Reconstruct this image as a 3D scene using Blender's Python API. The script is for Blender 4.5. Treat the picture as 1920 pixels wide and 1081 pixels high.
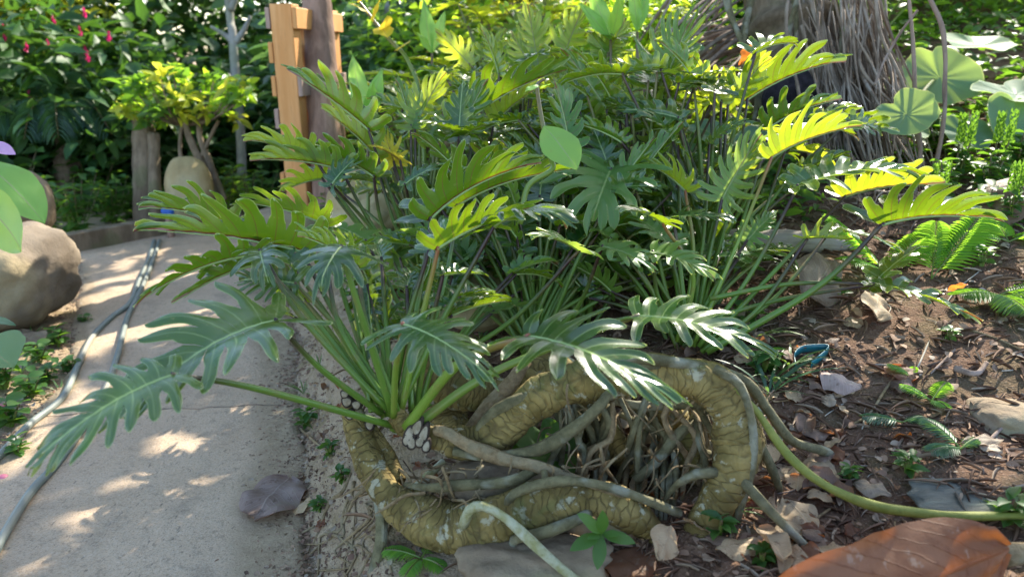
import bpy, math, random
import numpy as np
from mathutils import Vector, Matrix, noise
random.seed(7); rng = np.random.default_rng(7)
R = math.radians
for o in list(bpy.data.objects): bpy.data.objects.remove(o)
sc = bpy.context.scene
col = sc.collection

# ------------------------------------------------------------------ camera, sky, sun, exposure
PITCH = 17.6; FPX = 1387.0; CH = 1.0
SUN_AZ = 31.0; SUN_EL = 38.0          # azimuth to the right of the view direction
cam_d = bpy.data.cameras.new('camera'); cam = bpy.data.objects.new('camera', cam_d); col.objects.link(cam)
cam.location = (0, 0, CH); cam.rotation_euler = (R(90-PITCH), 0, 0)
cam_d.sensor_width = 36; cam_d.lens = 36*FPX/1920; cam_d.clip_start = .05; cam_d.clip_end = 500
cam_d.dof.use_dof = True; cam_d.dof.focus_distance = 1.6; cam_d.dof.aperture_fstop = 3.4
sc.camera = cam
w = bpy.data.worlds.new('World'); sc.world = w; w.use_nodes = True
nt = w.node_tree; nt.nodes.clear()
sky = nt.nodes.new('ShaderNodeTexSky'); sky.sky_type = 'NISHITA'; sky.sun_disc = False
sky.sun_elevation = R(SUN_EL); sky.sun_rotation = R(SUN_AZ); sky.air_density = 1.0; sky.dust_density = 1.5
bg = nt.nodes.new('ShaderNodeBackground'); bg.inputs[1].default_value = .15
wo = nt.nodes.new('ShaderNodeOutputWorld'); nt.links.new(sky.outputs[0], bg.inputs[0]); nt.links.new(bg.outputs[0], wo.inputs[0])
SUN = Vector((math.sin(R(SUN_AZ))*math.cos(R(SUN_EL)), math.cos(R(SUN_AZ))*math.cos(R(SUN_EL)), math.sin(R(SUN_EL))))
sd = bpy.data.lights.new('sun', 'SUN'); sd.energy = 3.3; sd.angle = R(.5); sd.color = (1, .93, .80)
so = bpy.data.objects.new('sun', sd); col.objects.link(so); so.location = (4, 8, 8)
so.rotation_euler = (-SUN).to_track_quat('-Z', 'Y').to_euler()
sc.view_settings.view_transform = 'Standard'; sc.view_settings.look = 'None'; sc.view_settings.gamma = 1
sc.view_settings.exposure = 2.0
sc.render.engine = 'CYCLES'
sc.cycles.max_bounces = 8; sc.cycles.transmission_bounces = 4; sc.cycles.diffuse_bounces = 4; sc.cycles.glossy_bounces = 3
sc.cycles.transparent_max_bounces = 4

# ------------------------------------------------------------------ picture point -> place
cp, sp = math.cos(R(PITCH)), math.sin(R(PITCH))
Fv = Vector((0, cp, -sp)); Rv = Vector((1, 0, 0)); Uv = Vector((0, sp, cp)); CAM = Vector((0, 0, CH))
def P(u, v, d): return CAM + d*(Fv + (u-960)/FPX*Rv + (540.5-v)/FPX*Uv)
def px(r, d): return r*d/FPX
def N3(r, u, t):           # right, up in view, toward the camera
    return (Rv*r + Uv*u - Fv*t).normalized()
def ss(a, b, x):
    t = min(1, max(0, (x-a)/(b-a))); return t*t*(3-2*t)
def lerp(a, b, t): return a+(b-a)*t
EY = [0, 1.24, 1.87, 2.5, 3.8, 5.0, 7, 12]; EX = [-.10, -.405, -.60, -.78, -1.30, -1.6, -1.2, 0]
LY = [0, 1.0, 1.64, 2.23, 3.45, 4.4, 7, 12]; LX = [-1.15, -1.2, -1.33, -1.46, -2.1, -2.9, -4, -5]
def edge_r(y): return float(np.interp(y, EY, EX))
def edge_l(y): return float(np.interp(y, LY, LX))
def nz(x, y, f, s=0): return noise.noise(Vector((x*f, y*f, s)))
def H(x, y):
    er = edge_r(y) + .03*nz(0, y, 3.0, 5); s = x-er
    h = 0
    if s > 0:
        b = ss(-.02, .16, s)
        h = .13*b + .14*min(s, 8) + (.1*max(0, min(y, 9)-1) + .06*max(0, min(y, 9)-2.5))*min(1, s/1.0)
        h += (.018*nz(x, y, 4, 1)+.012*nz(x, y, 11, 2)+.006*nz(x, y, 30, 3))*b
    l = edge_l(y)-x
    if l > 0: h = .02*ss(0, .15, l) + .05*ss(.1, 1, l) + .015*nz(x, y, 5, 3)*ss(0, .3, l)
    if s <= 0 and l <= 0: h = -.006
    return h
def G(u, v, dz=0):
    d = .6; prev = None
    while d < 30:
        p = P(u, v, d)
        if p.z <= H(p.x, p.y)+dz:
            return p
        d += .01 if d < 4 else .04
    return P(u, v, 30)
def depth(p): return (p-CAM).dot(Fv)

# ------------------------------------------------------------------ materials
def new_mat(name):
    m = bpy.data.materials.new(name); m.use_nodes = True; t = m.node_tree; t.nodes.clear()
    out = t.nodes.new('ShaderNodeOutputMaterial'); return m, t, out
class NB:
    def __init__(s, t): s.t = t
    def n(s, ty, **kw):
        nd = s.t.nodes.new('ShaderNode'+ty)
        for k, v in kw.items(): setattr(nd, k, v)
        return nd
    def l(s, a, b): s.t.links.new(a, b)
    def val(s, x, sock):
        if hasattr(x, 'links'): s.l(x, sock)
        elif isinstance(x, (tuple, list)): sock.default_value = (*x[:3], 1) if len(sock.default_value) == 4 else x[:3]
        else: sock.default_value = x
    def math(s, op, a, b=0.0, c=None, clamp=False):
        nd = s.n('Math', operation=op, use_clamp=clamp); s.val(a, nd.inputs[0]); s.val(b, nd.inputs[1])
        if c is not None: s.val(c, nd.inputs[2])
        return nd.outputs[0]
    def mix(s, f, a, b, blend='MIX'):
        nd = s.n('Mix', data_type='RGBA', blend_type=blend); s.val(f, nd.inputs[0]); s.val(a, nd.inputs[6]); s.val(b, nd.inputs[7]); return nd.outputs[2]
    def noise(s, vec, scale, detail=3, rough=.55, dist=0.0):
        nd = s.n('TexNoise'); nd.inputs['Scale'].default_value = scale; nd.inputs['Detail'].default_value = detail
        nd.inputs['Roughness'].default_value = rough; nd.inputs['Distortion'].default_value = dist
        if vec is not None: s.l(vec, nd.inputs['Vector'])
        return nd.outputs['Fac']
    def ramp(s, f, a, b):      # smooth 0..1 between a and b
        nd = s.n('MapRange', interpolation_type='SMOOTHSTEP'); s.val(f, nd.inputs[0]); nd.inputs[1].default_value = a; nd.inputs[2].default_value = b; return nd.outputs[0]
    def bump(s, h, strength, dist=.01):
        nd = s.n('Bump'); nd.inputs['Strength'].default_value = strength; nd.inputs['Distance'].default_value = dist; s.l(h, nd.inputs['Height']); return nd.outputs[0]
def princ(b, base, rough, spec=.5, normal=None):
    p = b.n('BsdfPrincipled'); b.val(base, p.inputs['Base Color']); b.val(rough, p.inputs['Roughness'])
    p.inputs['Specular IOR Level'].default_value = spec
    if normal is not None: b.l(normal, p.inputs['Normal'])
    return p
def foliage_mat(name, top, under, trans, tmix=.35, rough=.4, spec=.5, var=.35, hero=False, rib=(.30,.42,.12), ribunder=(.22,.05,.04), yellow=0.0):
    m, t, out = new_mat(name); b = NB(t)
    geo = b.n('NewGeometry'); tc = b.n('TexCoord')
    rnd = geo.outputs['Random Per Island'] if not hero else b.n('ObjectInfo').outputs['Random']
    c = b.mix(geo.outputs['Backfacing'], top, under)
    ns = b.noise(tc.outputs['Object'], 9 if hero else 3, 3)
    c = b.mix(b.math('MULTIPLY', b.ramp(ns, .35, .7), .35), c, b.mix(.5, c, (.16, .20, .03)))
    if hero: c = b.mix(b.math('MULTIPLY', b.ramp(b.noise(tc.outputs['Object'], 75, 3, .6), .64, .72), .5), c, (.22, .20, .06))
    k = b.math('MULTIPLY_ADD', rnd, var*2, 1-var)
    hs = b.n('HueSaturation'); b.l(b.math('MULTIPLY_ADD', rnd, -.03, .512), hs.inputs['Hue']); b.l(k, hs.inputs['Value']); b.l(c, hs.inputs['Color']); c = hs.outputs[0]
    tcn = b.mix(b.math('MULTIPLY', rnd, .35), trans, (trans[0]*1.5, trans[1]*1.05, trans[2]*.8))
    nrm = None; rg = rough
    if hero:
        at = b.n('Attribute', attribute_name='lf'); sx = b.n('SeparateColor'); b.l(at.outputs['Color'], sx.inputs[0])
        edge = b.ramp(sx.outputs[0], .86, .97); vein = b.math('SUBTRACT', 1, b.ramp(sx.outputs[1], .03, .12)); mid = b.math('SUBTRACT', 1, b.ramp(sx.outputs[2], .004, .013))
        rc = b.mix(geo.outputs['Backfacing'], rib, ribunder)
        c = b.mix(b.math('MULTIPLY', vein, .38), c, rc)
        c = b.mix(mid, c, rc)
        c = b.mix(b.math('MULTIPLY', edge, .6), c, (.36, .46, .13))
        tcn = b.mix(b.math('MAXIMUM', mid, b.math('MULTIPLY', vein, .5)), tcn, (.30, .14, .03))
        tcn = b.mix(b.math('MULTIPLY', edge, .7), tcn, (.95, .95, .35))
        h = b.math('ADD', b.math('MULTIPLY', sx.outputs[1], .6), b.math('MULTIPLY', b.noise(tc.outputs['Object'], 60, 2), .25))
        nrm = b.bump(h, .35, .004)
        rg = b.math('MULTIPLY_ADD', b.noise(tc.outputs['Object'], 14, 3), .25, rough-.12)
    p = princ(b, c, rg, spec, nrm)
    if hero: b.l(b.math('MULTIPLY_ADD', geo.outputs['Backfacing'], -.06, .06), p.inputs['Coat Weight']); p.inputs['Coat Roughness'].default_value = .28; b.l(nrm, p.inputs['Coat Normal'])
    tr = b.n('BsdfTranslucent'); b.l(tcn, tr.inputs[0])
    if nrm is not None: b.l(nrm, tr.inputs['Normal'])
    mx = b.n('MixShader'); mx.inputs[0].default_value = tmix; b.l(p.outputs[0], mx.inputs[1]); b.l(tr.outputs[0], mx.inputs[2]); b.l(mx.outputs[0], out.inputs[0])
    return m
M = {}
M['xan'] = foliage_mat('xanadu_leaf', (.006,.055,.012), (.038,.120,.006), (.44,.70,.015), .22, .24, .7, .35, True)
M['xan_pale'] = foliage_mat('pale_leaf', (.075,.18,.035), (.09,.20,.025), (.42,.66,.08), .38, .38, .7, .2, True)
M['xan_lit'] = foliage_mat('sunlit_xanadu_leaf', (.03,.11,.015), (.06,.15,.015), (.66,.85,.03), .42, .36, .8, .25, True)  # lit copy of the xanadu leaf, backlight glow put into its colours
M['xan_yellow'] = foliage_mat('yellow_leaf', (.60,.50,.04), (.60,.48,.05), (.95,.75,.06), .5, .45, .4, .1, True, (.6,.4,.1), (.5,.2,.05))
M['smooth_leaf'] = foliage_mat('smooth_green_leaf', (.16,.36,.07), (.20,.38,.08), (.45,.80,.10), .42, .35, .5, .1, True, (.3,.45,.15), (.3,.45,.15))
M['round_leaf'] = foliage_mat('round_leaf', (.12,.24,.14), (.15,.28,.10), (.45,.68,.12), .42, .7, .25, .15, True, (.35,.45,.2), (.35,.45,.2))
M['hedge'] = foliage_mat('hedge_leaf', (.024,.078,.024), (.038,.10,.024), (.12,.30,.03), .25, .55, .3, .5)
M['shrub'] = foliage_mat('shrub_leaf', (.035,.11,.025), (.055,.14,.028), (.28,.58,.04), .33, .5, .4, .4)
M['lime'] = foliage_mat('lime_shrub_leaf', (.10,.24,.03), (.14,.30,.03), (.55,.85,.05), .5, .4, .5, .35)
M['sunlitshrub'] = foliage_mat('sunlit_shrub_leaf', (.30,.36,.04), (.34,.40,.05), (.85,.90,.08), .5, .4, .5, .3)  # yellow of the sunlight put into the leaf colour
M['fern'] = foliage_mat('fern_leaf', (.09,.24,.05), (.10,.26,.05), (.45,.85,.06), .5, .5, .3, .2)
M['bluish'] = foliage_mat('bluish_leaf', (.03,.09,.05), (.045,.11,.05), (.2,.42,.1), .3, .45, .6, .3)
M['darkgrass'] = foliage_mat('grass_blade', (.08,.16,.05), (.10,.18,.05), (.3,.5,.08), .35, .45, .5, .4)
M['magenta'] = foliage_mat('magenta_petal', (.55,.02,.16), (.55,.03,.18), (.8,.04,.25), .4, .5, .4, .3)
M['lilac'] = foliage_mat('lilac_petal', (.6,.35,.6), (.6,.35,.6), (.8,.5,.8), .4, .5, .4, .2)
M['orange_leaf'] = foliage_mat('orange_leaf', (.55,.14,.03), (.55,.16,.03), (.9,.3,.04), .45, .45, .4, .2)

def stalk_mat(name, low, high, a=.45, b_=.95, rough=.38):
    m, t, out = new_mat(name); b = NB(t); uv = b.n('UVMap', uv_map='uv'); sx = b.n('SeparateXYZ'); b.l(uv.outputs[0], sx.inputs[0])
    tc = b.n('TexCoord'); n = b.noise(tc.outputs['Object'], 30, 3)
    f = b.ramp(b.math('ADD', sx.outputs[1], b.math('MULTIPLY_ADD', n, .3, -.15)), a, b_)
    c = b.mix(f, low, high); c = b.mix(b.math('MULTIPLY', b.ramp(n, .5, .7), .4), c, (.20, .16, .05))
    p = princ(b, c, rough, .5, b.bump(n, .15, .003)); b.l(p.outputs[0], out.inputs[0]); return m
M['petiole'] = stalk_mat('green_petiole', (.10,.19,.022), (.034,.013,.012), .25, .62)
M['petiole_g'] = stalk_mat('plain_green_petiole', (.13,.20,.03), (.12,.09,.035), .3, .8)
M['petiole_o'] = stalk_mat('reddish_petiole', (.16,.26,.03), (.25,.07,.03), .25, .8)
def bark_mat(name, c1, c2, c3, sc1=8, stretch=(1,1,.25), bumpk=.6, rough=.85, lichen=.5):
    m, t, out = new_mat(name); b = NB(t); tc = b.n('TexCoord'); mp = b.n('Mapping'); mp.inputs['Scale'].default_value = stretch; b.l(tc.outputs['Object'], mp.inputs['Vector'])
    n1 = b.noise(mp.outputs[0], sc1, 6, .65); n2 = b.noise(tc.outputs['Object'], sc1*.35, 3); n3 = b.noise(mp.outputs[0], sc1*5, 4, .7)
    c = b.mix(b.ramp(n1, .35, .65), c1, c2); c = b.mix(b.math('MULTIPLY', b.ramp(n2, .5, .62), lichen), c, c3); c = b.mix(b.math('MULTIPLY', b.ramp(n3, .55, .75), .5), c, b.mix(.7, c, (.02,.015,.01)))
    p = princ(b, c, rough, .25, b.bump(b.math('ADD', n1, b.math('MULTIPLY', n3, .6)), bumpk, .01)); b.l(p.outputs[0], out.inputs[0]); return m
M['bark'] = bark_mat('grey_bark', (.13,.095,.06), (.25,.19,.125), (.13,.14,.06), 14, (1,1,.25), .9)
M['barkpale'] = bark_mat('pale_bark', (.19,.18,.16), (.31,.295,.27), (.2,.22,.14), 10)
M['post'] = bark_mat('weathered_post_wood', (.20,.12,.085), (.36,.23,.165), (.13,.08,.06), 14, (1,1,.06), 1.0)
M['rootm'] = bark_mat('mossy_root', (.095,.085,.042), (.175,.155,.08), (.28,.28,.21), 40, (1,1,1), .5, .8, .7)
M['rootyg'] = bark_mat('yellow_green_root', (.145,.165,.03), (.21,.22,.045), (.22,.2,.08), 30, (1,1,1), .3, .6, .5)
M['rootbr'] = bark_mat('brown_root', (.17,.12,.06), (.30,.22,.12), (.25,.22,.14), 60, (1,1,1), .6, .8, .5)
M['rootpale'] = bark_mat('pale_mossy_root', (.26,.25,.10), (.40,.40,.27), (.5,.5,.42), 40, (1,1,1), .5, .8, .7)
M['fibre'] = bark_mat('dry_fibre', (.13,.095,.065), (.29,.225,.165), (.42,.37,.31), 20, (1,1,.2), .3, .8)
M['deadstick'] = bark_mat('dead_stick', (.16,.11,.08), (.28,.20,.15), (.35,.28,.24), 20, (1,1,.2), .4, .85)
M['log'] = bark_mat('grey_log', (.20,.165,.13), (.33,.29,.25), (.22,.2,.13), 16, (.15,1,1), .8)
M['sheath'] = bark_mat('brown_sheath', (.11,.06,.032), (.18,.105,.06), (.14,.1,.06), 12, (.2,1,1), .5, .6)
def scar_mat():
    m, t, out = new_mat('scarred_trunk'); b = NB(t); uv = b.n('UVMap', uv_map='uv'); mp = b.n('Mapping'); mp.inputs['Scale'].default_value = (5.0, 70, 1); b.l(uv.outputs[0], mp.inputs['Vector'])
    tc = b.n('TexCoord'); dn = b.noise(tc.outputs['Object'], 12, 3)
    vo = b.n('TexVoronoi', feature='DISTANCE_TO_EDGE'); vo.inputs['Scale'].default_value = 1; vo.inputs['Randomness'].default_value = .75
    va = b.n('VectorMath', operation='ADD'); cx = b.n('CombineXYZ'); b.l(b.math('MULTIPLY', dn, 4.5), cx.inputs[1]); b.l(mp.outputs[0], va.inputs[0]); b.l(cx.outputs[0], va.inputs[1]); b.l(va.outputs[0], vo.inputs['Vector'])
    vc = b.n('TexVoronoi', feature='F1'); vc.inputs['Scale'].default_value = 1; vc.inputs['Randomness'].default_value = .75; b.l(va.outputs[0], vc.inputs['Vector'])
    e = b.ramp(vo.outputs['Distance'], .0, .10)
    n2 = b.noise(tc.outputs['Object'], 18, 4); n3 = b.noise(tc.outputs['Object'], 70, 4, .7)
    c = b.mix(b.ramp(n2, .35, .65), (.125,.093,.027), (.27,.20,.068)); c = b.mix(b.math('MULTIPLY', b.ramp(b.noise(tc.outputs['Object'], 26, 5, .65), .58, .64), .7), c, (.42,.41,.30))
    c = b.mix(b.math('MULTIPLY', b.ramp(dn, .56, .68), .6), c, (.10,.12,.035))
    c = b.mix(b.math('MULTIPLY', b.ramp(n3, .5, .7), .35), c, (.08,.06,.03))
    c = b.mix(b.math('MULTIPLY', b.math('SUBTRACT', 1, e), b.math('MULTIPLY', b.ramp(b.noise(tc.outputs['Object'], 33, 2), .4, .6), .5)), c, (.05,.035,.015))
    hh = b.math('ADD', b.math('MULTIPLY', e, .35), b.math('MULTIPLY', b.math('SUBTRACT', 1, vc.outputs['Distance']), .6)); hh = b.math('ADD', hh, b.math('MULTIPLY', n3, .5))
    p = princ(b, c, .8, .25, b.bump(hh, .8, .007)); b.l(p.outputs[0], out.inputs[0]); return m
M['trunk'] = scar_mat()
def simple_mat(name, c1, c2, sc1=10, rough=.8, bumpk=.4, spec=.3, c3=None, detail=5, stretch=None, dist=.01):
    m, t, out = new_mat(name); b = NB(t); tc = b.n('TexCoord'); v = tc.outputs['Object']
    if stretch: mp = b.n('Mapping'); mp.inputs['Scale'].default_value = stretch; b.l(v, mp.inputs['Vector']); v = mp.outputs[0]
    n = b.noise(v, sc1, detail, .6); n2 = b.noise(v, sc1*6, 4, .7)
    c = b.mix(b.ramp(n, .35, .65), c1, c2)
    if c3: c = b.mix(b.math('MULTIPLY', b.ramp(b.noise(v, sc1*.5, 3), .5, .62), .6), c, c3)
    c = b.mix(b.math('MULTIPLY', b.ramp(n2, .55, .75), .35), c, b.mix(.6, c, (.03,.025,.02)))
    p = princ(b, c, rough, spec, b.bump(b.math('ADD', n, b.math('MULTIPLY', n2, .5)), bumpk, dist)); b.l(p.outputs[0], out.inputs[0]); return m
M['pine'] = simple_mat('pine_board', (.58,.27,.09), (.70,.37,.15), 3, .65, .2, .25, (.50,.22,.07), 4, (6,6,.6))
M['pine2'] = simple_mat('grey_pine_board', (.30,.21,.17), (.45,.31,.24), 3, .7, .2, .3, None, 4, (6,6,.6))
M['boulder'] = simple_mat('pale_boulder', (.13,.10,.07), (.225,.18,.13), 4, .85, .6, .25, (.38,.30,.16), 6, None, .02)
M['ochre'] = simple_mat('ochre_boulder', (.30,.23,.11), (.42,.33,.17), 5, .85, .5, .25, (.36,.33,.2), 6, None, .02)
M['rock'] = simple_mat('brown_rock', (.19,.14,.09), (.29,.23,.15), 9, .9, .7, .2, (.18,.17,.08), 6, None, .012)
M['slate'] = simple_mat('grey_slate', (.10,.10,.08), (.17,.165,.13), 9, .8, .8, .3, (.18,.2,.15), 6, (1,4,4), .01)
M['hose'] = simple_mat('grey_hose', (.16,.185,.165), (.23,.25,.22), 6, .5, .05, .4, (.30,.27,.20))
M['teal'] = simple_mat('teal_plastic', (.006,.10,.12), (.012,.16,.18), 8, .35, .2, .5)
M['black'] = simple_mat('rough_black', (.012,.010,.012), (.03,.025,.03), 30, .9, .8, .2)
M['pink'] = simple_mat('pink_fruit', (.50,.10,.16), (.62,.22,.28), 14, .45, .1, .5)
M['scarwhite'] = simple_mat('pale_leaf_scar', (.24,.20,.13), (.38,.33,.24), 90, .8, .4, .3)
M['scardark'] = simple_mat('dark_scar_rim', (.035,.025,.02), (.07,.05,.035), 60, .8, .4, .3)
M['blue'] = simple_mat('blue_paint', (.02,.10,.40), (.03,.16,.5), 8, .5, .1, .4)
M['thread'] = simple_mat('grey_straw', (.30,.27,.22), (.42,.38,.3), 20, .8, .2)
def dead_mat(name, c1, c2, vein, trans=(.5,.2,.07), tmix=.2, bl=(.05,.03,.02)):
    m, t, out = new_mat(name); b = NB(t); uv = b.n('UVMap', uv_map='uv'); sx = b.n('SeparateXYZ'); b.l(uv.outputs[0], sx.inputs[0])   # x across -1..1, y along
    tc = b.n('TexCoord'); oi = b.n('ObjectInfo')
    ax = b.math('ABSOLUTE', sx.outputs[0])
    ph = b.math('SUBTRACT', b.math('MULTIPLY', sx.outputs[1], 11), b.math('MULTIPLY', b.math('POWER', ax, 1.35), 3.0)); ph = b.math('ADD', ph, b.math('MULTIPLY', b.noise(uv.outputs[0], 2.2, 3), 1.1))
    fr = b.math('ABSOLUTE', b.math('SUBTRACT', b.math('FRACT', ph), .5))
    v = b.math('SUBTRACT', 1, b.ramp(fr, .02, .075)); md = b.math('SUBTRACT', 1, b.ramp(ax, .015, .05)); vv = b.math('MAXIMUM', v, md)
    n = b.noise(tc.outputs['Object'], 16, 5, .6); n2 = b.noise(tc.outputs['Object'], 60, 4, .7)
    c = b.mix(b.ramp(n, .38, .62), c1, c2); c = b.mix(b.math('MULTIPLY', vv, .55), c, vein); c = b.mix(b.math('MULTIPLY', b.ramp(n2, .56, .68), .6), c, bl); c = b.mix(b.math('MULTIPLY', b.ramp(b.noise(tc.outputs['Object'], 25, 4, .6), .60, .66), .55), c, (.32,.26,.19))
    hs = b.n('HueSaturation'); b.l(b.math('MULTIPLY_ADD', oi.outputs['Random'], .5, .75), hs.inputs['Value']); b.l(c, hs.inputs['Color'])
    p = princ(b, hs.outputs[0], .62, .3, b.bump(b.math('ADD', b.math('MULTIPLY', vv, .8), n2), .5, .003)); tr = b.n('BsdfTranslucent'); b.val(trans, tr.inputs[0])
    mx = b.n('MixShader'); mx.inputs[0].default_value = tmix; b.l(p.outputs[0], mx.inputs[1]); b.l(tr.outputs[0], mx.inputs[2]); b.l(mx.outputs[0], out.inputs[0]); return m
M['dead_brown'] = dead_mat('dead_brown_leaf', (.115,.058,.030), (.185,.10,.055), (.07,.035,.02), (.95,.26,.035), .32)
M['dead_tan'] = dead_mat('dead_tan_leaf', (.36,.25,.14), (.46,.34,.20), (.52,.42,.28))
M['dead_grey'] = dead_mat('dead_grey_leaf', (.20,.15,.10), (.31,.245,.17), (.38,.31,.22))
M['dead_purple'] = dead_mat('dead_mauve_leaf', (.26,.185,.15), (.34,.255,.215), (.46,.37,.31))
M['dead_dark'] = dead_mat('dead_dark_leaf', (.12,.08,.055), (.2,.13,.09), (.25,.18,.12))
def litter_mat():
    m, t, out = new_mat('litter_bits'); b = NB(t); g = b.n('NewGeometry'); cr = b.n('ValToRGB'); e = cr.color_ramp
    cols = [(0,(.10,.06,.04)),(.3,(.20,.12,.075)),(.5,(.30,.20,.13)),(.68,(.16,.09,.06)),(.82,(.27,.20,.14)),(1,(.34,.28,.21))]
    e.elements[0].color = (*cols[0][1],1); e.elements[1].color = (*cols[-1][1],1)
    for p_, c_ in cols[1:-1]: x = e.elements.new(p_); x.color = (*c_,1)
    b.l(g.outputs['Random Per Island'], cr.inputs[0]); p = princ(b, cr.outputs[0], .8, .25); b.l(p.outputs[0], out.inputs[0]); return m
M['litter'] = litter_mat()
def soil_mat():
    m, t, out = new_mat('soil'); b = NB(t); tc = b.n('TexCoord'); v = tc.outputs['Object']
    at = b.n('Attribute', attribute_name='dry')
    n1 = b.noise(v, 3, 5); n2 = b.noise(v, 22, 6, .7); n3 = b.noise(v, 130, 4, .75); n4 = b.noise(v, 7, 4)
    dark = b.mix(b.ramp(n2, .3, .7), (.085,.048,.030), (.20,.12,.075)); dark = b.mix(b.math('MULTIPLY', b.ramp(n4, .5, .62), .5), dark, (.12,.10,.05))
    dry = b.mix(b.ramp(n2, .3, .7), (.30,.215,.13), (.43,.33,.22)); dry = b.mix(b.math('MULTIPLY', b.ramp(n4, .5, .65), .6), dry, (.21,.16,.075))
    f = b.ramp(b.math('ADD', at.outputs['Fac'], b.math('MULTIPLY_ADD', n4, .5, -.25)), .3, .7)
    c = b.mix(f, dark, dry); c = b.mix(b.math('MULTIPLY', b.ramp(n3, .5, .7), .5), c, b.mix(.6, c, (.03,.02,.015)))
    vo = b.n('TexVoronoi'); vo.inputs['Scale'].default_value = 160; b.l(v, vo.inputs['Vector'])
    c = b.mix(b.math('MULTIPLY', b.math('SUBTRACT', 1, b.ramp(vo.outputs['Distance'], .1, .35)), .4), c, b.mix(.5, c, (.5,.42,.33)))
    h = b.math('ADD', b.math('MULTIPLY', n2, 1.0), b.math('MULTIPLY', n3, .5)); h = b.math('ADD', h, b.math('MULTIPLY', vo.outputs['Distance'], -.3))
    p = princ(b, c, .95, .15, b.bump(h, .9, .012)); b.l(p.outputs[0], out.inputs[0]); return m
M['soil'] = soil_mat()
def path_mat():
    m, t, out = new_mat('concrete_path'); b = NB(t); tc = b.n('TexCoord'); v = tc.outputs['Object']
    n1 = b.noise(v, 2.5, 5); n2 = b.noise(v, 45, 6, .8); n3 = b.noise(v, 240, 3, .8); 
    at = b.n('Attribute', attribute_name='dry')
    c = b.mix(b.ramp(n1, .35, .65), (.54,.385,.25), (.64,.475,.325)); c = b.mix(b.math('MULTIPLY', b.ramp(n2, .52, .66), .6), c, (.24,.18,.12)); c = b.mix(b.math('MULTIPLY', b.ramp(b.noise(v, 7, 6, .7), .52, .66), .45), c, (.30,.23,.16)); c = b.mix(b.math('MULTIPLY', b.ramp(n3, .5, .75), .5), c, (.60,.52,.41))
    c = b.mix(b.math('MULTIPLY', b.math('SUBTRACT', 1, b.ramp(n3, .30, .46)), .75), c, (.17,.13,.10))
    mpf = b.n('Mapping'); mpf.inputs['Scale'].default_value = (1.0, .35, 1); mpf.inputs['Rotation'].default_value = (0, 0, .5); b.l(v, mpf.inputs['Vector']); n5 = b.noise(mpf.outputs[0], 85, 3, .6)
    c = b.mix(b.math('MULTIPLY', b.ramp(n5, .64, .70), .65), c, (.13,.10,.075))
    vg = b.n('TexVoronoi'); vg.inputs['Scale'].default_value = 260; b.l(v, vg.inputs['Vector']); sg = b.n('SeparateColor'); b.l(vg.outputs['Color'], sg.inputs[0])
    c = b.mix(b.math('MULTIPLY', sg.outputs[0], .30), c, b.mix(sg.outputs[1], (.22,.17,.12), (.66,.58,.47)))
    c = b.mix(b.ramp(b.math('ADD', at.outputs['Fac'], b.math('MULTIPLY_ADD', n1, .8, -.4)), .35, .75), c, b.mix(b.ramp(n2, .3, .7), (.32,.235,.15), (.45,.35,.23)))
    sx = b.n('SeparateXYZ'); b.l(v, sx.inputs[0])
    ln = b.math('ABSOLUTE', b.math('SUBTRACT', b.math('ADD', b.math('MULTIPLY_ADD', sx.outputs[0], -.13, sx.outputs[1]), b.math('MULTIPLY', b.noise(v, 6, 4), .10)), 2.13))
    ck = b.math('SUBTRACT', 1, b.ramp(ln, .001, .006)); c = b.mix(b.math('MULTIPLY', ck, b.ramp(n1, .35, .6)), c, (.12,.09,.07))
    h = b.math('ADD', b.math('MULTIPLY', n2, .9), b.math('MULTIPLY', n3, .4)); h = b.math('SUBTRACT', h, ck)
    h = b.math('ADD', h, b.math('MULTIPLY', sg.outputs[1], .35)); p = princ(b, c, .9, .2, b.bump(h, 1.0, .007)); b.l(p.outputs[0], out.inputs[0]); return m
M['path'] = path_mat()

# ------------------------------------------------------------------ mesh helpers
def mesh_from(name, V, F, mat, uv=None, lf=None, smooth=True, dry=None):
    me = bpy.data.meshes.new(name); V = np.asarray(V, dtype=np.float64).reshape(-1, 3)
    me.from_pydata(V.tolist(), [], F) if not isinstance(F, np.ndarray) else fast(me, V, F)
    if isinstance(mat, list):
        for m_ in mat: me.materials.append(m_)
    else: me.materials.append(mat)
    if smooth: me.polygons.foreach_set('use_smooth', np.ones(len(me.polygons), bool))
    if uv is not None:
        uvl = me.uv_layers.new(name='uv'); li = np.empty(len(me.loops), dtype=np.int32); me.loops.foreach_get('vertex_index', li)
        uvl.data.foreach_set('uv', np.asarray(uv, dtype=np.float32)[li].ravel())
    if lf is not None:
        a = me.attributes.new('lf', 'FLOAT_COLOR', 'POINT'); q = np.ones((len(V), 4), np.float32); q[:, :3] = lf; a.data.foreach_set('color', q.ravel())
    if dry is not None:
        a = me.attributes.new('dry', 'FLOAT', 'POINT'); a.data.foreach_set('value', np.asarray(dry, np.float32))
    me.update(); return me
def fast(me, V, F):
    k = F.shape[1]; me.vertices.add(len(V)); me.vertices.foreach_set('co', V.astype(np.float32).ravel())
    me.loops.add(F.size); me.loops.foreach_set('vertex_index', F.astype(np.int32).ravel())
    me.polygons.add(len(F)); me.polygons.foreach_set('loop_start', np.arange(len(F), dtype=np.int32)*k)
    me.update(calc_edges=True)
def tagp(o, label=None, cat=None, group=None, kind=None):
    if label: o['label'] = label
    if cat: o['category'] = cat
    if group: o['group'] = group
    if kind: o['kind'] = kind
    return o
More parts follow.
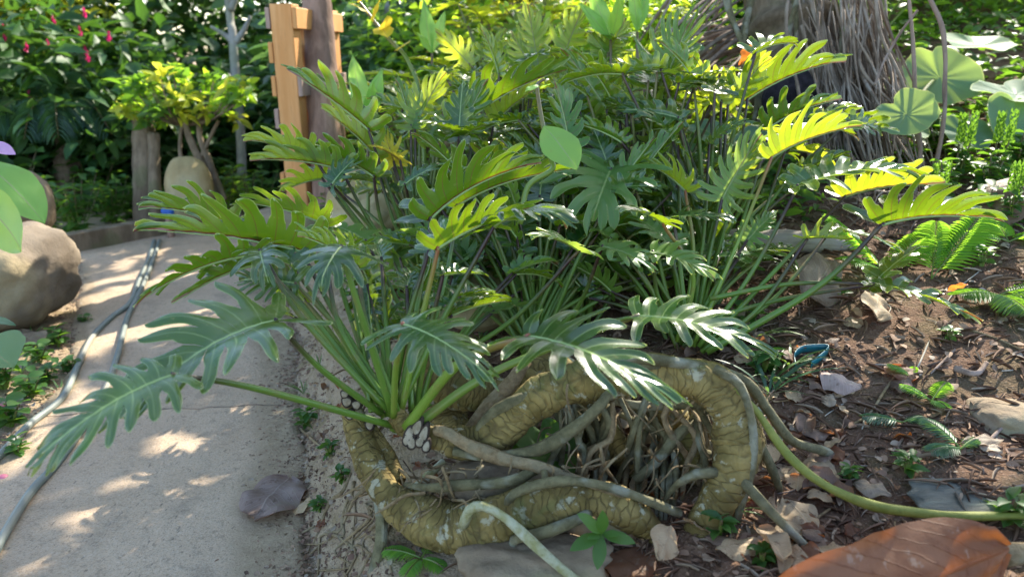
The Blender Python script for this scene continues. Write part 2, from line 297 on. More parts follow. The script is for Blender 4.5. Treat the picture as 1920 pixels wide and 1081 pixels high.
class Thing:
    def __init__(s, name, loc, label, cat, group=None):
        s.o = bpy.data.objects.new(name, None); col.objects.link(s.o); s.o.location = loc; s.loc = Vector(loc); s.o.empty_display_size = .05
        tagp(s.o, label, cat, group)
    def part(s, name, V, F, mat, parent=None, **kw):
        V = np.asarray(V, dtype=np.float64).reshape(-1, 3) - np.array(s.loc)
        me = mesh_from(name, V, F, mat, **kw); o = bpy.data.objects.new(name, me); col.objects.link(o); o.parent = parent or s.o; return o
def single(name, V, F, mat, label=None, cat=None, group=None, kind=None, origin=None, **kw):
    V = np.asarray(V, dtype=np.float64).reshape(-1, 3); origin = np.array(origin) if origin is not None else (V.mean(0) if kind != 'structure' else np.zeros(3))
    me = mesh_from(name, V-origin, F, mat, **kw); o = bpy.data.objects.new(name, me); col.objects.link(o); o.location = origin
    tagp(o, label, cat, group, kind); return o
def dup(root, loc, rotz=0, scale=1, label=None, group=None, rx=0, ry=0):
    r = root.copy(); col.objects.link(r); r.location = loc; r.rotation_euler = (rx, ry, rotz); r.scale = (scale,)*3
    if label: r['label'] = label
    if group: r['group'] = group
    for ch in list(root.children):
        c = ch.copy(); col.objects.link(c); c.parent = r
        for g in ch.children:
            d = g.copy(); col.objects.link(d); d.parent = c
    return r
def catmull(pts, n):
    pts = [Vector(p) for p in pts]
    if len(pts) == 2: return [pts[0].lerp(pts[1], i/(n)) for i in range(n+1)], [i/n for i in range(n+1)]
    e = [2*pts[0]-pts[1]]+pts+[2*pts[-1]-pts[-2]]; out = []; tt = []
    m = len(pts)-1
    for k in range(n+1):
        s = k/n*m; i = min(int(s), m-1); t = s-i; a, b, c, d = e[i:i+4]
        out.append(.5*((2*b)+(c-a)*t+(2*a-5*b+4*c-d)*t*t+(3*b-a-3*c+d)*t**3)); tt.append(s)
    return out, tt
def tube(pts, radii, n=None, seg=8, ring=0.0, wob=0.0, per=.03, cap=True, flat=1.0):
    """pts: list of points; radii: per point. returns V,F,uv"""
    L = sum((Vector(a)-Vector(b)).length for a, b in zip(pts, pts[1:]))
    n = n or max(6, min(160, int(L/.02)))
    C, tt = catmull(pts, n); rr = [float(q) for q in np.interp(tt, range(len(pts)), [float(x) for x in radii])]
    V = []; uv = []; up = Vector((0, 0, 1)); acc = 0
    T = (C[1]-C[0]).normalized()
    if abs(T.dot(up)) > .95: up = Vector((1, 0, 0))
    Nn = (up-T*up.dot(T)).normalized()
    so_ = random.random()*50
    for i, c in enumerate(C):
        T = (C[min(i+1, n)]-C[max(i-1, 0)]).normalized(); Nn = (Nn-T*Nn.dot(T)).normalized(); B = T.cross(Nn)
        if i: acc += (C[i]-C[i-1]).length
        pz = acc/per+1.2*noise.noise(Vector((acc*25+so_, 0, 0))); r0 = rr[i]*(1+ring*(1+.8*noise.noise(Vector((acc*30, so_, 3))))*(2*abs((pz % 1)-.5)-.5)+(ring*3.2+wob*.8)*noise.noise(Vector((acc*13, so_, 7))))
        for j in range(seg+1):
            a = 2*math.pi*j/seg; r = r0
            if wob: a2 = 2*math.pi*(j % seg)/seg; r = r0*(1+wob*noise.noise(Vector((math.cos(a2)*1.3+so_, math.sin(a2)*1.3, acc*14))))
            V.append(c+r*(math.cos(a)*Nn*flat+math.sin(a)*B)); uv.append((j/seg, i/n if not ring else acc))
    F = []
    for i in range(n):
        for j in range(seg): a = i*(seg+1)+j; F.append((a, a+1, a+seg+2, a+seg+1))
    if cap:
        F.append(tuple(range(seg-1, -1, -1))); F.append(tuple(n*(seg+1)+j for j in range(seg)))
    return V, F, uv
def join(parts):
    V = []; F = []; U = []
    for p in parts:
        k = len(V); V += list(p[0]); F += [tuple(a+k for a in f) for f in p[1]]
        if len(p) > 2: U += list(p[2])
    return V, F, (U if len(U) == len(V) else None)
def box(c, sx, sy, sz, rot=None, bev=0.004):
    """bevelled box as verts,faces (chamfered edges)"""
    V = []; F = []; hx, hy, hz = sx/2, sy/2, sz/2; b = min(bev, hx*.4, hy*.4, hz*.4)
    idx = {}
    for ax in range(3):
        for s in (-1, 1):
            for a in (-1, 1):
                for d in (-1, 1):
                    p = [0, 0, 0]; h = [hx, hy, hz]; o = [k for k in range(3) if k != ax]
                    p[ax] = s*h[ax]; p[o[0]] = a*(h[o[0]]-b); p[o[1]] = d*(h[o[1]]-b)
                    sg = [0, 0, 0]; sg[ax] = s; sg[o[0]] = a; sg[o[1]] = d; idx[(ax, tuple(sg))] = len(V); V.append(Vector(p))
    def k(ax, x, y, z): return idx[(ax, (x, y, z))]
    for ax in range(3):
        o = [q for q in range(3) if q != ax]
        for s in (-1, 1):
            f = []
            for a, d in ((-1, -1), (1, -1), (1, 1), (-1, 1)):
                g = [0, 0, 0]; g[ax] = s; g[o[0]] = a; g[o[1]] = d; f.append(k(ax, *g))
            F.append(tuple(f))
        for a in (-1, 1):
            for d in (-1, 1):
                f = []
                g = [0, 0, 0]; g[o[0]] = a; g[o[1]] = d
                g[ax] = -1; p1 = k(o[0], *g); p2 = k(o[1], *g); g[ax] = 1; p3 = k(o[1], *g); p4 = k(o[0], *g); F.append((p1, p2, p3, p4))
    for x in (-1, 1):
        for y in (-1, 1):
            for z in (-1, 1): F.append((k(0, x, y, z), k(1, x, y, z), k(2, x, y, z)))
    rot = rot or Matrix.Identity(3)
    return [Vector(c)+rot@v for v in V], F
def rock(c, sx, sy, sz, seed=0, amp=.18, sub=4, rotz=0, flatbase=True, pw=2.4):
    import bmesh
    bm = bmesh.new(); bmesh.ops.create_icosphere(bm, subdivisions=sub, radius=1); V = []
    for v in bm.verts:
        d = v.co.normalized(); r = 1/((abs(d.x)**pw+abs(d.y)**pw+abs(d.z)**pw)**(1/pw))
        r *= 1+amp*noise.noise(d*1.3+Vector((seed*7.1, 0, 0)))+amp*.45*noise.noise(d*3.3+Vector((seed*3.3, 5, 0)))+amp*.15*noise.noise(d*9+Vector((seed, 9, 0)))
        V.append(Vector((d.x*r*sx, d.y*r*sy, d.z*r*sz)))
    F = [tuple(v.index for v in f.verts) for f in bm.faces]; bm.free(); rm = Matrix.Rotation(rotz, 3, 'Z')
    return [Vector(c)+rm@v for v in V], F

# ---- leaf clouds: many small leaves in one mesh
def tmpl(kind):
    if kind == 'simple': st = [(0, .05), (.35, .5), (.7, .36), (1, .0)]
    elif kind == 'long': st = [(0, .04), (.3, .5), (.65, .4), (1, .0)]
    elif kind == 'round': st = [(0, .15), (.2, .45), (.5, .55), (.8, .4), (1, .08)]
    elif kind == 'blade': st = [(0, .35), (.3, .5), (.6, .42), (.85, .22), (1, .0)]
    else: st = [(0, .03), (.15, .3), (.4, .5), (.65, .42), (.85, .2), (1, .0)]
    V = []; F = []
    for i, (y, h) in enumerate(st):
        dz = -.25*y*y
        V += [(-h, y, dz+h*.22), (0, y, dz), (h, y, dz+h*.22)]
        if i: a = 3*(i-1); F += [(a, a+1, a+4, a+3), (a+1, a+2, a+5, a+4)]
    return np.array(V), np.array(F)
TM = {k: tmpl(k) for k in ('simple', 'long', 'round', 'blade', 'ovate')}
def cloud(pos, dirs, nrm, length, width, kind='ovate'):
    """pos,dirs,nrm (M,3); length (M), width ratio (M) -> V,F arrays"""
    TV, TF = TM[kind]; pos = np.asarray(pos, float); M_ = len(pos); d = np.asarray(dirs, float); d /= np.linalg.norm(d, axis=1)[:, None]+1e-9
    n = np.asarray(nrm, float); n = n-d*(n*d).sum(1)[:, None]; n /= np.linalg.norm(n, axis=1)[:, None]+1e-9; s = np.cross(d, n)
    length = np.broadcast_to(length, (M_,)); width = np.broadcast_to(width, (M_,))
    V = pos[:, None, :] + length[:, None, None]*(TV[None, :, 0:1]*width[:, None, None]*s[:, None, :] + TV[None, :, 1:2]*d[:, None, :] + TV[None, :, 2:3]*n[:, None, :])
    F = TF[None]+np.arange(M_)[:, None, None]*len(TV); return V.reshape(-1, 3), F.reshape(-1, 4)
def catVF(lst):
    V = []; F = []; k = 0
    for v, f in lst: V.append(np.asarray(v, float).reshape(-1, 3)); F.append(np.asarray(f)+k); k += len(V[-1])
    return np.vstack(V), np.vstack(F)

# ---- the deeply lobed leaf
def lobed(base, tip, nrm, wr=.42, n=8, bulge=.10, fold=.42, droop=.25, seed=0, ts=.33, fw=.41, curlbase=0, res=10, across=2, rag=.2):
    wr *= .80; rd = random.Random(seed); base = Vector(base); tip = Vector(tip); ax = tip-base; L = ax.length; T0 = ax.normalized()
    N0 = Vector(nrm); N0 = (N0-T0*N0.dot(T0)).normalized(); P1 = base.lerp(tip, .45)+N0*bulge*L
    def bz(s):
        if s < 0: return base+(P1-base)*2*s*1.0, (P1-base).normalized()
        if s > 1: return tip+(tip-P1)*2*(s-1), (tip-P1).normalized()
        return base*(1-s)**2+P1*2*s*(1-s)+tip*s*s, ((P1-base)*(1-s)+(tip-P1)*s).normalized()
    def to3(x, y, z):
        c, T = bz(y); S = T.cross(N0).normalized(); Nn = S.cross(T); return c+S*(x*L)+Nn*(z*L)
    V = []; F = []; A = []; cz_ = rd.choice([.014, -.012, .010, .018]); th_ = math.atan(fold); sf_ = math.sin(th_)*1.12; cf_ = math.cos(th_)
    for side in (-1, 1):
        a = [.0+.86*(i/n)**1.08 for i in range(n+1)]
        th = []; ln = []
        for i in range(n):
            q = i/(n-1); th.append(lerp(128, 24, q**.8)+rd.uniform(-5, 5)); ln.append(wr*(.62+.55*math.sin(math.pi*min(1, q*1.25+.12))**.8 if q < .55 else lerp(1.13, .78, (q-.55)/.45))*(1+rd.uniform(-rag, rag)))
        zr = [rd.uniform(-.10, .10) for _ in range(n+1)]; bendf = [rd.uniform(12, 46) for _ in range(n)]
        def C(i, t):
            if i >= n: return (0.0, .84+.17*t)
            x = 0; y = a[i]; k = 6
            # integrate curved centre line
            ang0 = th[i]; m = max(1, int(round(t*8))); 
            for q in range(m):
                tq = (q+.5)/m*t; an = R(ang0-bendf[i]*tq); x += math.sin(an)*ln[i]*t/m; y += math.cos(an)*ln[i]*t/m
            return (x, y)
        tl = [0, .15, .3, .42, .5, .58, .68, .78, .87, .94, .985, 1.0] if res >= 10 else [0, .25, .42, .54, .7, .86, .96, 1.0]
        ctr = [[C(i, t) for t in tl] for i in range(n+1)]
        for i in range(n+1):
            k0 = len(V)
            tsi = ts*(1.0 if i < n-1 else 1.15)
            for q, t in enumerate(tl):
                cx, cy = ctr[i][q]
                def bnd(sgn):
                    j = i+sgn
                    if j < 0:  # mirror
                        bx, by = ctr[1][q]; return (cx-(bx-cx)*.45*.5, cy-(by-cy)*.45)
                    if j > n: return (0, cy)
                    bx, by = ctr[j][q]; return ((cx+bx)/2, (cy+by)/2)
                # interpolate full width at ts
                def hw(sgn):
                    bx, by = bnd(sgn); dx, dy = bx-cx, by-cy; dl = math.hypot(dx, dy)+1e-9; full = dl
                    f_ = fw*.90/n*1.02 if i < n else .05
                    if t <= tsi: w_ = full
                    else:
                        g = ss(tsi, tsi+.16, t); w_ = lerp(full, f_, g)
                        w_ = min(w_, full) if i < n else w_
                    w_ *= 1 if t < .80 else max(0, 1-((t-.80)/.20)**1.7)**.62*.98+.02
                    return dx/dl*w_, dy/dl*w_
                lo = hw(-1); hi = hw(1)
                if i == n: hi = (0, 0); 
                js = range(-across, across+1) if i < n else range(-across, 1)
                for j in js:
                    f = abs(j)/across; ox, oy = (lo if j < 0 else hi); x = cx+ox*f; y = cy+oy*f
                    z = sf_*x*(1-.30*x/wr) - droop*ln[min(i, n-1)]*t*t*(.8+2*zr[i]) + zr[i]*t*.25
                    exp_ = 1 if t > tsi else 0
                    z += cz_*f*(.35+.65*exp_) + .022*math.sin(y*17+seed)*x/wr + .02*t*t*math.sin(i*2.4+seed)
                    
                    V.append(to3(side*x*cf_, y, z)); A.append((max(f*exp_, ss(.93, 1, t)), f if i < n else 1, x if i < n or t > 0 else 0))
            w_ = (2*across+1) if i < n else across+1
            for q in range(len(tl)-1):
                for j in range(w_-1):
                    p = k0+q*w_+j; f4 = (p, p+1, p+w_+1, p+w_); F.append(f4[::-1] if side > 0 else f4)
    return V, F, np.array(A), to3, L
def lobed_ridge(to3, L, r, n=10):
    pts = [to3(0, s, -.006) for s in np.linspace(-.02, .90, n)]; rad = np.linspace(r, r*.3, n)
    return tube(pts, list(rad), n=n*2, seg=6)
def merge_blade(V, F, A, ridge=None):
    V = np.array([tuple(v) for v in V]); F = list(F)
    key = {}; mp = []; NV = []; NA = []
    for v, a in zip(V, A):
        k = (round(v[0]*2e3), round(v[1]*2e3), round(v[2]*2e3))
        if k in key: mp.append(key[k]); NA[key[k]] = np.minimum(NA[key[k]], a) if a[0] < .5 else NA[key[k]]
        else: key[k] = len(NV); mp.append(len(NV)); NV.append(v); NA.append(np.array(a, float))
    FF = []
    for f in F:
        g = [mp[i] for i in f]; h = []
        for i in g:
            if i not in h: h.append(i)
        if len(h) >= 3: FF.append(tuple(h))
    if ridge:
        k = len(NV); NV += [tuple(v) for v in ridge[0]]; NA += [np.array((0, .5, 0))]*len(ridge[0]); FF += [tuple(i+k for i in f) for f in ridge[1]]
    return np.array([tuple(v) for v in NV]), FF, np.array(NA)
seedc = [100]
def add_leaf(th, base, tip, nrm, mat='xan', root=None, mid=None, pr=(.0062, .0040), pmat='petiole', **kw):
    seedc[0] += 1; V, F, A, to3, L = lobed(base, tip, nrm, seed=seedc[0], **kw)
    rd = lobed_ridge(to3, L, pr[1]*.8); V, F, A = merge_blade(V, F, A, rd)
    lf = th.part('leaf', V, F, M[mat], lf=A)
    if root is not None:
        root = Vector(root); base = Vector(base)
        m = Vector(mid) if mid is not None else root.lerp(base, .55)+Vector((0, 0, .05*(base-root).length))
        q = to3(0, -.02, 0)
        pv, pf, pu = tube([root, m, base.lerp(m, .08)*1.0, q], [pr[0]*1.15, pr[0]*.95, pr[1], pr[1]*.9], n=22, seg=8)
        th.part('petiole', pv, pf, M[pmat], parent=lf, uv=pu)
    return lf
def broad(base, tip, nrm, wr=.3, shape='ovate', fold=.15, curl=.15, bulge=.08, wav=.02, nx=6, ny=22, seed=0, side_curl=0.0):
    rd = random.Random(seed); base = Vector(base); tip = Vector(tip); ax = tip-base; L = ax.length; T0 = ax.normalized()
    N0 = Vector(nrm); N0 = (N0-T0*N0.dot(T0)).normalized(); P1 = base.lerp(tip, .5)+N0*bulge*L; V = []; F = []; uv = []
    prof = {'ovate': [(0,.03),(.08,.42),(.25,.86),(.45,1),(.65,.88),(.82,.55),(.93,.26),(1,.0)], 'elliptic': [(0,.02),(.1,.4),(.3,.85),(.5,1),(.7,.85),(.9,.4),(1,.0)],
            'blunt': [(0,.1),(.06,.55),(.2,.92),(.45,1),(.7,.93),(.88,.66),(.97,.3),(1,.0)], 'lance': [(0,.05),(.2,.6),(.4,1),(.6,.85),(.8,.5),(1,.0)]}[shape]
    for i in range(ny+1):
        s = i/ny; c = base*(1-s)**2+P1*2*s*(1-s)+tip*s*s; T = ((P1-base)*(1-s)+(tip-P1)*s).normalized(); S = T.cross(N0).normalized(); Nn = S.cross(T)
        h = (float(np.interp(s, [p[0] for p in prof], [p[1] for p in prof]))*.35+.65*(float(np.interp(s-.06, [p[0] for p in prof], [p[1] for p in prof]))+float(np.interp(s+.06, [p[0] for p in prof], [p[1] for p in prof])))/2 if .06 < s < .94 else float(np.interp(s, [p[0] for p in prof], [p[1] for p in prof])))*wr*(1+.05*noise.noise(Vector((s*9, seed, 0))))
        for j in range(-nx, nx+1):
            x = j/nx; a = side_curl*abs(x); xx = x*h*(math.cos(a) if side_curl else 1)
            z = abs(x)*h*fold - curl*(x*h)**2/wr + (abs(x)*h*math.sin(a) if side_curl else 0) + wav*(math.sin(s*13+seed+x*2)*abs(x)+noise.noise(Vector((x*2, s*4, seed)))*.9)
            V.append(c+S*(xx*L)+Nn*(z*L)); uv.append((x, s))
    w_ = 2*nx+1
    for i in range(ny):
        for j in range(w_-1): a = i*w_+j; F.append((a, a+1, a+w_+1, a+w_))
    A = [(0, .5, abs(u[0])*.3) for u in uv]
    return V, F, uv, np.array(A)
def roundleaf(c, nrm, rad, seed=0, cone=.12, notch=True, hd=(0, -1, 0)):
    n = Vector(nrm).normalized(); a = Vector(hd); a = (a-n*a.dot(n)).normalized(); b_ = n.cross(a); V = []; F = []; A = []; nr, ns = 9, 72
    for i in range(nr+1):
        r = i/nr
        for j in range(ns):
            t = 2*math.pi*j/ns; k = 1+.06*math.sin(3*t+seed)+.03*math.sin(7*t+seed*2)+.012*math.sin(17*t+seed)
            if notch: k *= 1-.30*math.exp(-((((t-math.pi+math.pi) % (2*math.pi))-math.pi)/.16)**2)
            vein = abs(((t*11/(2*math.pi)) % 1)-.5)*2
            z = cone*r*r+.05*r*math.sin(5*t+seed)*r+.018*r*(1-vein)-.06*max(0, r-.8)
            V.append(Vector(c)+(a*math.cos(t)+b_*math.sin(t))*(r*k*rad)+n*(z*rad)); A.append((max(0, (r-.6)*2.4) if r < 1 else 1.0, (1-vein) if r > .05 else .0, .5))
    for i in range(nr):
        for j in range(ns): p = i*ns+j; q = i*ns+(j+1) % ns; F.append((p, p+ns, q+ns, q))
    return V, F, np.array(A)

# ------------------------------------------------------------------ ground, path
def axis(a, b, fine, lo, hi):
    xs = list(np.arange(a, b+1e-6, fine)); s = fine
    while xs[-1] < hi: s *= 1.22; xs.append(xs[-1]+s)
    s = fine
    while xs[0] > lo: s *= 1.22; xs.insert(0, xs[0]-s)
    return xs
xs = axis(-2.2, 2.4, .022, -60, 60); ys = axis(.6, 4.6, .024, -20, 90)
V = []; dry = []
for y in ys:
    for x in xs:
        V.append((x, y, H(x, y))); s = x-edge_r(y); l = edge_l(y)-x
        dry.append((1-ss(.15, .55, s)) if s > 0 else (.75 if l > 0 else 1))
nxv = len(xs); F = np.array([(j*nxv+i, j*nxv+i+1, (j+1)*nxv+i+1, (j+1)*nxv+i) for j in range(len(ys)-1) for i in range(nxv-1)])
single('ground', V, F, M['soil'], kind='structure', dry=dry)
V = []; F = []; dry = []; ny_ = 230; nx_ = 44
for j in range(ny_+1):
    y = .2+j*(6.2-.2)/ny_; a = edge_l(y)+.03*nz(0, y, 4, 7)+.012*nz(0, y, 17, 8); b_ = edge_r(y)+.06*nz(0, y, 5, 9)+.02*nz(0, y, 19, 2)+.01
    for i in range(nx_+1):
        f = i/nx_; x = a+(b_-a)*f; V.append((x, y, .012-(.016 if i in (0, nx_) else 0)+.003*nz(x, y, 5)+.0015*nz(x, y, 24))); e = min(f, 1-f)*(b_-a)
        dry.append((1-ss(.0, .22, (1-f)*(b_-a)))*ss(2.4, 1.2, y)*.0 + (1-ss(.02, .30, (1-f)*(b_-a)))*.9 + (1-ss(0, .15, f*(b_-a)))*.9)
F = [(j*(nx_+1)+i, j*(nx_+1)+i+1, (j+1)*(nx_+1)+i+1, (j+1)*(nx_+1)+i) for j in range(ny_) for i in range(nx_)]
single('path', V, F, M['path'], kind='structure', dry=dry)

# ------------------------------------------------------------------ scarred trunks, roots and crowns of the snaking plant
def pl(lst): return [P(u, v, d) for u, v, r, d in lst], [px(r, d) for u, v, r, d in lst]
def trunk(th, name, lst, mat='trunk', ring=.07, seg=22, parent=None, wob=.10, per=.022):
    p, r = pl(lst); n = max(30, min(150, int(sum((a-b).length for a, b in zip(p, p[1:]))/.006)))
    V, F, uv = tube(p, r, n=n, seg=seg, ring=ring, wob=wob, per=per); return th.part(name, V, F, M[mat], uv=uv, parent=parent)
def roots(th, lst, mat='rootm', name='aerial_root'):
    p, r = pl(lst); V, F, uv = tube(p, r, seg=10, wob=.36); return th.part(name, V, F, M[mat], uv=uv)
A = Thing('philodendron', P(1340, 1000, 1.25), 'philodendron with a thick ringed trunk arching over its roots and leafy crown beside the path', 'philodendron')
trunk(A, 'trunk', [(800,815,20,1.36),(850,828,28,1.36),(900,828,33,1.35),(945,800,38,1.34),(1000,752,40,1.33),(1070,720,40,1.32),(1150,705,41,1.31),(1240,702,41,1.30),(1320,715,40,1.28),(1368,760,41,1.26),(1384,820,41,1.25),(1374,880,39,1.24),(1345,940,36,1.24),(1310,1005,28,1.25)])
B_ = Thing('philodendron', P(1230, 1010, 1.25), 'low philodendron whose curved mossy trunk lies along the bank edge above the path', 'philodendron')
trunk(B_, 'trunk', [(655,755,21,1.40),(672,810,25,1.39),(700,880,29,1.37),(735,935,33,1.34),(790,972,40,1.31),(860,990,45,1.28),(930,975,46,1.26),(1010,948,42,1.25),(1090,932,37,1.25),(1150,945,33,1.25),(1200,975,28,1.25),(1236,1015,24,1.26)])
trunk(B_, 'side_trunk', [(690,795,15,1.42),(720,850,18,1.40),(745,905,18,1.37)], ring=.06)
trunk(A, 'side_trunk', [(1095,745,30,1.46),(1130,800,31,1.44),(1165,850,27,1.42),(1205,895,20,1.40)])
trunk(A, 'side_trunk', [(1240,720,32,1.40),(1262,780,31,1.39),(1290,840,29,1.38),(1303,905,24,1.37),(1300,955,20,1.36)])
trunk(A, 'side_trunk', [(1085,760,20,1.48),(1095,830,20,1.47),(1080,890,16,1.46)])
Cc = Thing('philodendron', P(800, 770, 1.62), 'philodendron with yellowish looped trunk half hidden behind the arching trunk', 'philodendron')
trunk(Cc, 'trunk', [(775,640,30,1.66),(800,690,40,1.64),(860,725,42,1.62),(930,735,30,1.60),(975,735,26,1.56),(990,705,26,1.54),(1035,690,27,1.55),(1075,705,24,1.56)])
trunk(Cc, 'side_trunk', [(830,760,40,1.68),(850,800,34,1.66),(880,860,26,1.6)])
roots(A, [(815,806,9,1.33),(840,812,12,1.32),(885,838,13,1.30),(950,862,12,1.28),(1020,878,12,1.26),(1090,900,10,1.24),(1160,930,8,1.23),(1215,975,5,1.24)], 'rootbr')
roots(A, [(760,908,5,1.34),(810,913,8,1.30),(880,908,9,1.27),(960,900,10,1.26),(1010,878,10,1.27)])
roots(B_, [(868,985,9,1.22),(880,955,10,1.20),(905,948,11,1.19),(950,972,11,1.18),(1000,1018,11,1.17),(1050,1062,11,1.16),(1085,1090,11,1.15)], 'rootpale')
roots(B_, [(695,890,10,1.36),(713,950,11,1.34),(716,1010,11,1.32),(703,1060,10,1.31),(695,1095,9,1.31)])
roots(A, [(890,835,9,1.34),(905,795,11,1.33),(945,760,12,1.32),(1000,742,12,1.31),(1030,745,9,1.31)])
roots(A, [(850,845,9,1.31),(920,855,11,1.30),(1010,842,11,1.28),(1080,800,11,1.27),(1125,760,10,1.27),(1140,735,8,1.28)])
roots(A, [(1110,690,9,1.27),(1160,672,10,1.26),(1240,676,10,1.26),(1330,690,10,1.27),(1400,716,10,1.28),(1440,768,10,1.29),(1485,825,9,1.31),(1555,848,8,1.36)])
roots(A, [(1375,728,7,1.24),(1420,772,7,1.23),(1470,845,8,1.21),(1540,905,9,1.19),(1620,942,9,1.17),(1700,958,9,1.16),(1800,966,8,1.16),(1935,966,8,1.15)], 'rootyg')
roots(A, [(1340,690,8,1.24),(1385,720,9,1.22),(1408,780,8,1.21),(1412,850,8,1.21),(1398,915,8,1.22),(1380,975,7,1.24)])
roots(A, [(1375,885,9,1.22),(1420,930,10,1.20),(1470,985,10,1.18),(1520,1032,8,1.18)])
roots(A, [(1400,770,8,1.26),(1425,830,9,1.27),(1448,880,9,1.28),(1465,925,7,1.30)])
roots(A, [(1350,885,11,1.23),(1300,890,9,1.22),(1262,915,6,1.25),(1240,950,3,1.27)], 'rootm')
roots(B_, [(945,955,8,1.24),(965,925,9,1.22),(1030,903,10,1.21),(1110,905,9,1.21),(1180,925,9,1.22),(1275,963,8,1.24)])
roots(B_, [(960,1040,9,1.24),(965,1010,9,1.22),(1010,1000,9,1.20),(1080,975,9,1.21),(1110,955,8,1.24)])
roots(A, [(1130,705,9,1.27),(1170,690,10,1.26),(1235,682,9,1.27)], 'rootm')
roots(A, [(1020,880,7,1.24),(1022,930,8,1.23),(1010,980,6,1.23),(1016,1010,4,1.24)], 'rootm')
roots(Cc, [(860,830,8,1.42),(905,770,12,1.42),(960,715,14,1.43),(985,675,15,1.45)], 'rootbr')
roots(A, [(1190,900,10,1.33),(1235,860,10,1.33),(1270,815,10,1.33),(1300,790,8,1.34)], 'rootm')
roots(A, [(1385,800,7,1.30),(1330,760,8,1.33),(1200,760,8,1.36),(1120,740,7,1.36)], 'rootm')
roots(A, [(1160,775,6,1.40),(1245,812,8,1.38),(1315,845,8,1.36),(1390,880,6,1.33)], 'rootm')
roots(A, [(1270,690,7,1.33),(1330,800,8,1.34),(1375,870,8,1.33),(1420,900,6,1.33)], 'rootm')
rr_ = random.Random(4)
for k in range(60):
    u0 = rr_.uniform(1040, 1400); d0 = rr_.uniform(1.30, 1.50); u1 = u0+rr_.uniform(-60, 60); v1 = rr_.uniform(860, 985); um = (u0+u1)/2+rr_.uniform(-40, 40)
    g = G(u1, v1); dd = depth(g)
    roots(A, [(u0,rr_.uniform(715,760),5,d0),(um,rr_.uniform(780,830),6,d0),(u1+rr_.uniform(-15,15),rr_.uniform(850,880),6,lerp(d0,dd,.6)),(u1,v1,4,dd)], rr_.choice(['rootm','rootm','rootbr']))
rl = []
for k in range(150):
    u0 = rr_.uniform(700, 1440); v0 = rr_.uniform(720, 930) if u0 > 1000 else rr_.uniform(860, 960); d0 = rr_.uniform(1.24, 1.45); L_ = rr_.uniform(30, 130); a = rr_.uniform(-1.2, 1.2)
    q = [P(u0+L_*t*math.sin(a)+rr_.gauss(0, 6), v0+L_*t*math.cos(a)*.8+8*math.sin(t*5+k), d0+.03*math.sin(t*4+k)) for t in (0, .3, .6, 1)]
    if q[-1].z < H(q[-1].x, q[-1].y)-.02: continue
    rl.append(tube(q, [rr_.uniform(.0012, .003)]*3+[.0006], n=14, seg=5, wob=.3))
V_, F_, U_ = join(rl); o_ = A.part('rootlets', V_, F_, M['rootbr'], uv=U_); o_['kind'] = 'stuff'
for k in range(12):       # fine roots running down the bank face
    u0 = rr_.uniform(640, 760); v0 = rr_.uniform(850, 960); pts = []
    for q in range(6):
        u = u0-q*rr_.uniform(6, 22)+10*math.sin(q+k); v = v0+q*rr_.uniform(22, 45); g = G(u, v, .006); pts.append((u, v, max(1.2, 4-q*.5), depth(g)))
    roots(B_, pts, 'rootbr')
# pale cut leaf scars with dark rims on the crown tip
def scar(th, u, v, d, w_, h_, rot, par=None):
    c = P(u, v, d); right = Rv*math.cos(rot)+Uv*math.sin(rot); up = -Rv*math.sin(rot)+Uv*math.cos(rot); V = []; F = []; n = 14
    def ring(kx, off):
        k0 = len(V)
        for j in range(n): t = 2*math.pi*j/n; a = math.cos(t); b2 = math.sin(t)*(1-.35*math.cos(t)); V.append(c+up*(a*px(h_, d)*kx)+right*(b2*px(w_, d)*kx)-Fv*off)
        return k0
    a = ring(1.25, -.012); b2 = ring(1.15, .003); c2 = ring(.85, .004)
    for p, q in ((a, b2), (b2, c2)):
        for j in range(n): F.append((p+j, q+j, q+(j+1) % n, p+(j+1) % n))
    V2 = []; F2 = []
    for j in range(n): t = 2*math.pi*j/n; V2.append(c+up*(math.cos(t)*px(h_, d)*.86)+right*(math.sin(t)*(1-.35*math.cos(t))*px(w_, d)*.86)-Fv*.003)
    V2.append(c-Fv*.0065); F2 = [(j, (j+1) % n, n) for j in range(n)]
    o = th.part('scar_rim', V, F, M['scardark'], parent=par); th.part('leaf_scar', V2, F2, M['scarwhite'], parent=o)
for u, v, w_, h_, r_ in [(768,812,9,15,-.2),(782,800,9,17,-.5),(795,812,8,18,-.35),(772,828,8,13,-.1),(788,826,8,12,-.5),(800,835,7,12,-.3),(762,824,7,11,.2)]: scar(A, u, v, 1.325, w_, h_, r_)
for u, v, w_, h_, r_ in [(650,752,9,10,.9),(668,758,8,9,1.2),(655,776,9,9,1.3),(646,738,7,8,.8),(693,795,10,8,1.4)]: scar(B_, u, v, 1.375, w_, h_, r_)
def core(th, pts, r, d, mat='trunk'):   # the stubby crown from which stalks rise
    trunk(th, 'crown_base', [(u, v, r*k, d) for (u, v), k in zip(pts, (.9, 1.1, .8))], mat, .1)
core(A, [(800,815),(768,802),(738,775)], 22, 1.36)

